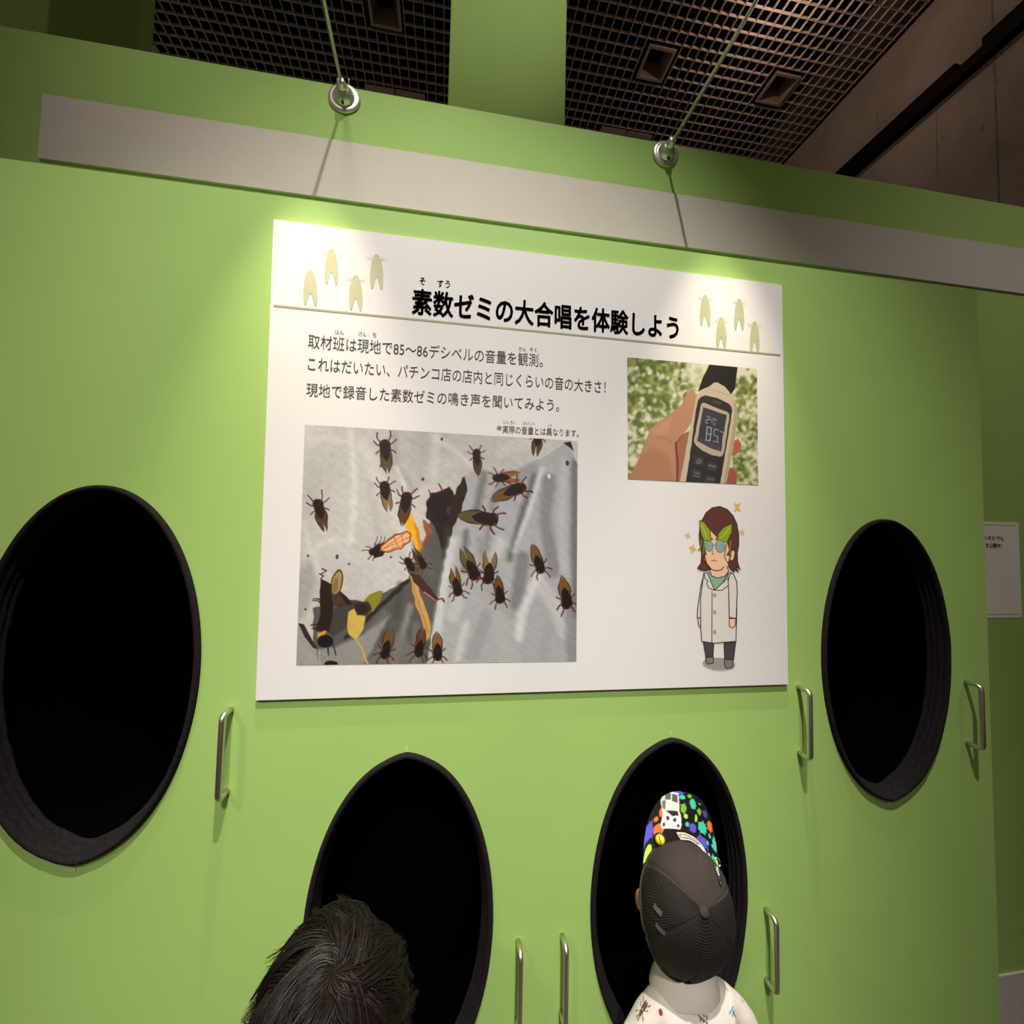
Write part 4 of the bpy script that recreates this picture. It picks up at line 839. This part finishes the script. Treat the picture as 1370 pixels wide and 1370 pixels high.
# small badges on the cap
def bvh_of(obs):
    v = []; f = []
    for o in obs:
        n = len(v); v += [o.matrix_world @ q.co for q in o.data.vertices]; f += [tuple(i + n for i in p.vertices) for p in o.data.polygons]
    return BVHTree.FromPolygons(v, f)
bpy.context.view_layer.update()
capb = bvh_of([o for o in [cap] + list(cap.children) if o.name.split('.')[0] in ('cap', 'front_panel', 'bill')])
def hit(b, u, v):
    d = Vector(ray(u, v)).normalized(); r = b.ray_cast(Vector((0, 0, CZ)), d); return (r[0], r[1]) if r[0] is not None else (None, None)
m_yel = mat('yellow_enamel', (0.80, 0.66, 0.03), 0.3)
p, n = hit(capb, 883, 1123)
if p:
    n = n if n.dot(Vector(ray(883, 1123))) < 0 else -n
    bd = MB().lathe(p, n, [(0, .001), (.012, .001), (.0125, .003), (.0085, .0035), (0, .0035)], 32).build('beetle_badge', m_dark, cap, True)
    MB().lathe(p, n, [(.0088, .0030), (.0088, .0045), (.005, .0065), (0, .0070)], 28).build('badge_shell', m_yel, bd, True)
    q = n.orthogonal().normalized(); up2 = CM.to_3x3() @ Vector((0, 1, 0)); up2 = (up2 - n * up2.dot(n)).normalized(); sd_ = up2.cross(n)
    ln = MB().tube([p + n * .0068 - up2 * .008 + sd_ * .002, p + n * .0076, p + n * .0068 + up2 * .008 - sd_ * .002], .0007, 6)
    ln.tube([p + n * .003 - up2 * .011, p + n * .004 - up2 * .019 + sd_ * .005, p + n * .002 - up2 * .028 + sd_ * .011], [.0025, .0018, .0006], 6)
    ln.build('badge_line', m_black_ink, bd)
m_chrome = mat('pin_chrome', (0.8, 0.85, 0.83), 0.15, metal=1.0); m_tealp = mat('pin_teal', (0.25, 0.5, 0.45), 0.3)
p, n = hit(capb, 958, 1168)
if p:
    n = n if n.dot(Vector(ray(958, 1168))) < 0 else -n
    up2 = CM.to_3x3() @ Vector((0, 1, 0)); up2 = (up2 - n * up2.dot(n)).normalized()
    a = MB().tube([p + n * .003 - up2 * .012, p + n * .004, p + n * .003 + up2 * .011], [.0035, .0032, .002], 10).build('metal_pin', m_chrome, cap, True)
    sd_ = up2.cross(n)
    MB().tube([p + n * .0045 - up2 * .004 + sd_ * .0015, p + n * .0055 + up2 * .008 + sd_ * .0015], .0017, 8).build('pin_stripe', m_tealp, a, True)
    MB().tube([p + n * .002 - up2 * .012, p + n * .001 - up2 * .020 - sd_ * .002], [.0035, .0008], 8).build('pin_tip', m_dark, a, True)
p, n = hit(capb, 955, 1158)
if p:
    p = p + (CM.to_3x3() @ Vector((.006, .006, .003)))
    MB().tube([p + (CM.to_3x3() @ Vector((.005 * math.cos(a), .007 * math.sin(a), 0))) for a in [i * .5 for i in range(13)]], .0012, 8).build('metal_loop', m_chrome, cap, True)
m_patch = mat('grey_patch', (0.10, 0.10, 0.09), .6)
for (u, v, w, h) in ((881, 1217, .0095, .0045), (884, 1242, .0090, .0042)):
    p, n = hit(capb, u, v)
    if p:
        n = n if n.dot(Vector(ray(u, v))) < 0 else -n
        a = Vector((1, -.3, -.25)); a = (a - n * a.dot(n)).normalized(); b = n.cross(a)
        mesh('grey_patch', [p + a * i_ * w + b * j_ * h + n * (.003 - .0012 * abs(i_)) for j_ in (-1, 1) for i_ in (-1, -.5, 0, .5, 1)], [(k, k + 1, k + 6, k + 5) for k in range(4)], m_patch, cap)
# hair showing under the cap
def hair_shell(H, parent, zmin):
    o = link('hair', ellm(H, (0, -.006, .004), (.0735, .0885, .1005), None, 48), m_hair, parent, True)
    bm = bmesh.new(); bm.from_mesh(o.data); inv = H.inverted(); kill = []
    for v in bm.verts:
        l = inv @ v.co
        if l.y > .035 or l.z < zmin(l): kill.append(v)
    bmesh.ops.delete(bm, geom=kill, context='VERTS'); bm.to_mesh(o.data); bm.free(); return o
hair_shell(H1, kid1, lambda l: -.055 if l.y < -.03 else .005)
# insects printed on the shirt
bpy.context.view_layer.update(); sb = bvh_of([shirt1])
def decal(name, u, v, rot, size, shapes, lab=None):
    p, n = hit(sb, u, v)
    if p is None: return
    if n.dot(Vector(ray(u, v))) > 0: n = -n
    upv = Vector((0, 0, 1)); upv = (upv - n * upv.dot(n)).normalized(); sx = upv.cross(n); cr, sr = math.cos(math.radians(rot)), math.sin(math.radians(rot)); mb = MB(); ms = []
    def put(a, b, off):
        q = p + (sx * (a * cr - b * sr) + upv * (a * sr + b * cr)) * size; r = sb.find_nearest(q); return r[0] + (r[1] if r[1].dot(n) > 0 else -r[1]) * off
    for k, (pts, m) in enumerate(shapes):
        if m not in ms: ms.append(m)
        c = (sum(a for a, b in pts) / len(pts), sum(b for a, b in pts) / len(pts)); off = .0007 + .00025 * k
        mb.add([put(*c, off)] + [put(a, b, off) for a, b in pts], [(0, i, i % len(pts) + 1) for i in range(1, len(pts) + 1)], ms.index(m))
    mb.build(name, ms, shirt1)
def el(cx, cy, rx, ry, n=14): return [(cx + rx * math.cos(2 * math.pi * i / n), cy + ry * math.sin(2 * math.pi * i / n)) for i in range(n)]
def leg(a, b, c, w=.03): return [(a[0] - w, a[1]), (b[0] - w, b[1]), (c[0] - w * .5, c[1]), (c[0] + w * .5, c[1]), (b[0] + w, b[1]), (a[0] + w, a[1])]
mbr = mat('beetle_brown_ink', (0.10, 0.06, 0.04), .8); mrd = mat('red_ink', (0.45, 0.02, 0.03), .8); mbl = mat('blue_ink', (0.10, 0.36, 0.46), .8); mgr = mat('green_ink', (0.06, 0.22, 0.05), .8); mol = mat('faint_olive_ink', (0.40, 0.38, 0.26), .8)
beetle = [(el(-.13, .28, .12, .45), mbr), (el(.13, .28, .12, .45), mbr), (el(0, -.28, .20, .17), mbr), (el(0, -.52, .13, .12), mbr)] + [(leg((s * .2, y), (s * .5, y + d), (s * .62, y + d * 2.2), .028), mbr) for s in (-1, 1) for (y, d) in ((.35, .22), (.0, .15), (-.3, -.18))] + [(leg((s * .08, -.6), (s * .16, -.8), (s * .05, -.95), .03), mbr) for s in (-1, 1)]
decal('printed_beetle', 860.5, 1350, 18, .0185, beetle); decal('printed_beetle', 979, 1318, -20, .015, beetle)
lady = [(el(0, 0, .5, .55), mrd), (el(0, -.45, .2, .15), mbr), (el(-.22, .1, .1, .1, 8), mbr), (el(.22, .1, .1, .1, 8), mbr), (el(0, 0, .04, .5, 8), mbr)]
decal('printed_ladybird', 884, 1354, 15, .0075, lady)
drag = [(el(-.35, .25, .35, .12), mbl), (el(.35, .25, .35, .12), mbl), (el(-.3, -.1, .3, .12), mbl), (el(.3, -.1, .3, .12), mbl), (el(0, -.2, .05, .6, 8), mbr)]
decal('printed_dragonfly', 980, 1354, 15, .012, drag); decal('printed_dragonfly', 838, 1357, -20, .009, drag)
grass = [(el(.42 * (i % 4) - .6 + .12 * ((i * 7) % 3), .34 * (i // 4) - .5 + .1 * ((i * 5) % 3), .11, .17, 7), mgr) for i in range(14)]
decal('printed_leaf', 940, 1364, 0, .010, grass)
ant = [(leg((0, -.6), (.1, 0), (-.1, .6), .07), mol), (leg((.4, -.4), (.5, .1), (.3, .5), .06), mol)]
for (u, v, r) in ((850, 1313, 10), (846, 1330, -20), (973, 1325, 30), (993, 1340, 10), (832, 1345, 30)): decal('printed_twig', u, v, r, .007, ant)

# ---- child with dark hair in front of the left-hand low hole
HC2 = Vector((-.119, .556, CZ - .596))
U2 = Vector((0.02, -.10, 1.0)); F2 = Vector((.10, 1, 0.06)); H2 = frame_mat(HC2, U2, F2)
NB2 = Vector((-.121, .515, CZ - .715))
kid2, body2, _, lg2 = person('person', 'child with short dark hair seen from behind, at the bottom edge, facing an oval hole', NB2, H2, 1.06, (.12, .04, -.32))
clothes(kid2, NB2, lg2, 1.06, m_tee, m_short)
def hairdo(H, parent):
    R = Vector((.076, .092, .107)); C = Vector((0, -.006, .004)); wh = Vector((.10, -.22, .97)).normalized()
    rg = random.Random(3); V = []; F = []
    def surf(d, off):            # direction -> point on head ellipsoid
        k = 1 / math.sqrt((d.x / R.x) ** 2 + (d.y / R.y) ** 2 + (d.z / R.z) ** 2); return C + d * (k + off)
    def path(d, L, lift, swirl, curl):
        pts = []; d = d.copy(); steps = 9
        for k in range(steps + 1):
            t = k / steps; off = .001 + lift * math.sin(min(1, t * 1.4) * math.pi / 2) * (1 - .25 * t)
            pts.append(surf(d, off + curl * max(0, t - .7) ** 2))
            away = (d - wh * d.dot(wh)); away = away.normalized() if away.length > 1e-4 else Vector((1, 0, 0))
            tang = away - d * away.dot(d); tang += swirl * wh.cross(away) * max(0, 1 - t * .5); g = Vector((0, 0, -1)); g = g - d * g.dot(d); tang = tang.normalized() + g * (.75 * t)
            tang = tang - d * tang.dot(d)
            d = (d + tang.normalized() * (L / steps) / .09).normalized()
        return pts
    def okroot(d): return d.z > -.45 - .2 * (d.y < -.2) and not (d.y > .55 and d.z < .45)
    cl = []
    while len(cl) < 300:
        d = Vector((rg.gauss(0, 1), rg.gauss(0, 1), rg.gauss(0, 1))).normalized()
        if okroot(d): cl.append((d, rg.uniform(.05, .10), rg.uniform(.004, .019), rg.uniform(-.5, 1.3), rg.uniform(-.03, .18)))
    cp = [path(*c) for c in cl]; dirs = np.array([c[0][:] for c in cl])
    cnt = 0
    while cnt < 9000:
        d = Vector((rg.gauss(0, 1), rg.gauss(0, 1), rg.gauss(0, 1))).normalized()
        if not okroot(d): continue
        i = int((dirs @ np.array(d[:])).argmax()); c = cl[i]
        pts = path(d, c[1] * rg.uniform(.8, 1.1), c[2] * rg.uniform(.5, 1.15), c[3] + rg.uniform(-.12, .12), c[4] * rg.uniform(.2, 1.3))
        n = len(pts); r0 = rg.uniform(.00035, .0006); kcl = rg.uniform(.45, 1.0); b = len(V)
        pts = [p.lerp(q, kcl * (k / (n - 1)) ** .8) for k, (p, q) in enumerate(zip(pts, cp[i]))]
        for k, p in enumerate(pts):
            t = (pts[min(k + 1, n - 1)] - pts[max(k - 1, 0)]).normalized(); nn = (p - C).normalized(); s = t.cross(nn).normalized(); rr = r0 * (1.0 - .8 * (k / (n - 1)) ** 2)
            for v in (s * rr, nn * rr - s * rr * .5, -nn * rr - s * rr * .5): V.append(H @ (p + v))
        for k in range(n - 1):
            for a in range(3): a2 = (a + 1) % 3; F.append((b + k * 3 + a, b + k * 3 + a2, b + k * 3 + 3 + a2, b + k * 3 + 3 + a))
        cnt += 1
    o = mesh('hair', V, F, m_hair, parent, True)
    return o
h2 = hairdo(H2, kid2)
def scalp_cover(H, parent):
    o = link('hair_base', ellm(H, (0, -.006, .004), (.0755, .0915, .1065), None, 64), mat('hair_shade', (0.010, 0.007, 0.006), 0.9, spec=0.1), parent, True)
    bm = bmesh.new(); bm.from_mesh(o.data); inv = H.inverted()
    kill = [v for v in bm.verts if (lambda l: l.z < -.05 or (l.y > .055 and l.z < .05))(inv @ v.co)]
    bmesh.ops.delete(bm, geom=kill, context='VERTS'); bm.to_mesh(o.data); bm.free()
scalp_cover(H2, h2)
bpy.context.view_layer.update(); hb_ = bvh_of([h2]); p, n = hit(hb_, 437, 1296)
if p:
    n = n if n.dot(Vector(ray(437, 1296))) < 0 else -n
    link('scalp_spot', ellm(Matrix.Translation(p + n * .0015), (0, 0, 0), (.0022, .004, .0046)), mat('scalp', (0.22, 0.10, 0.075), .6), kid2, True)
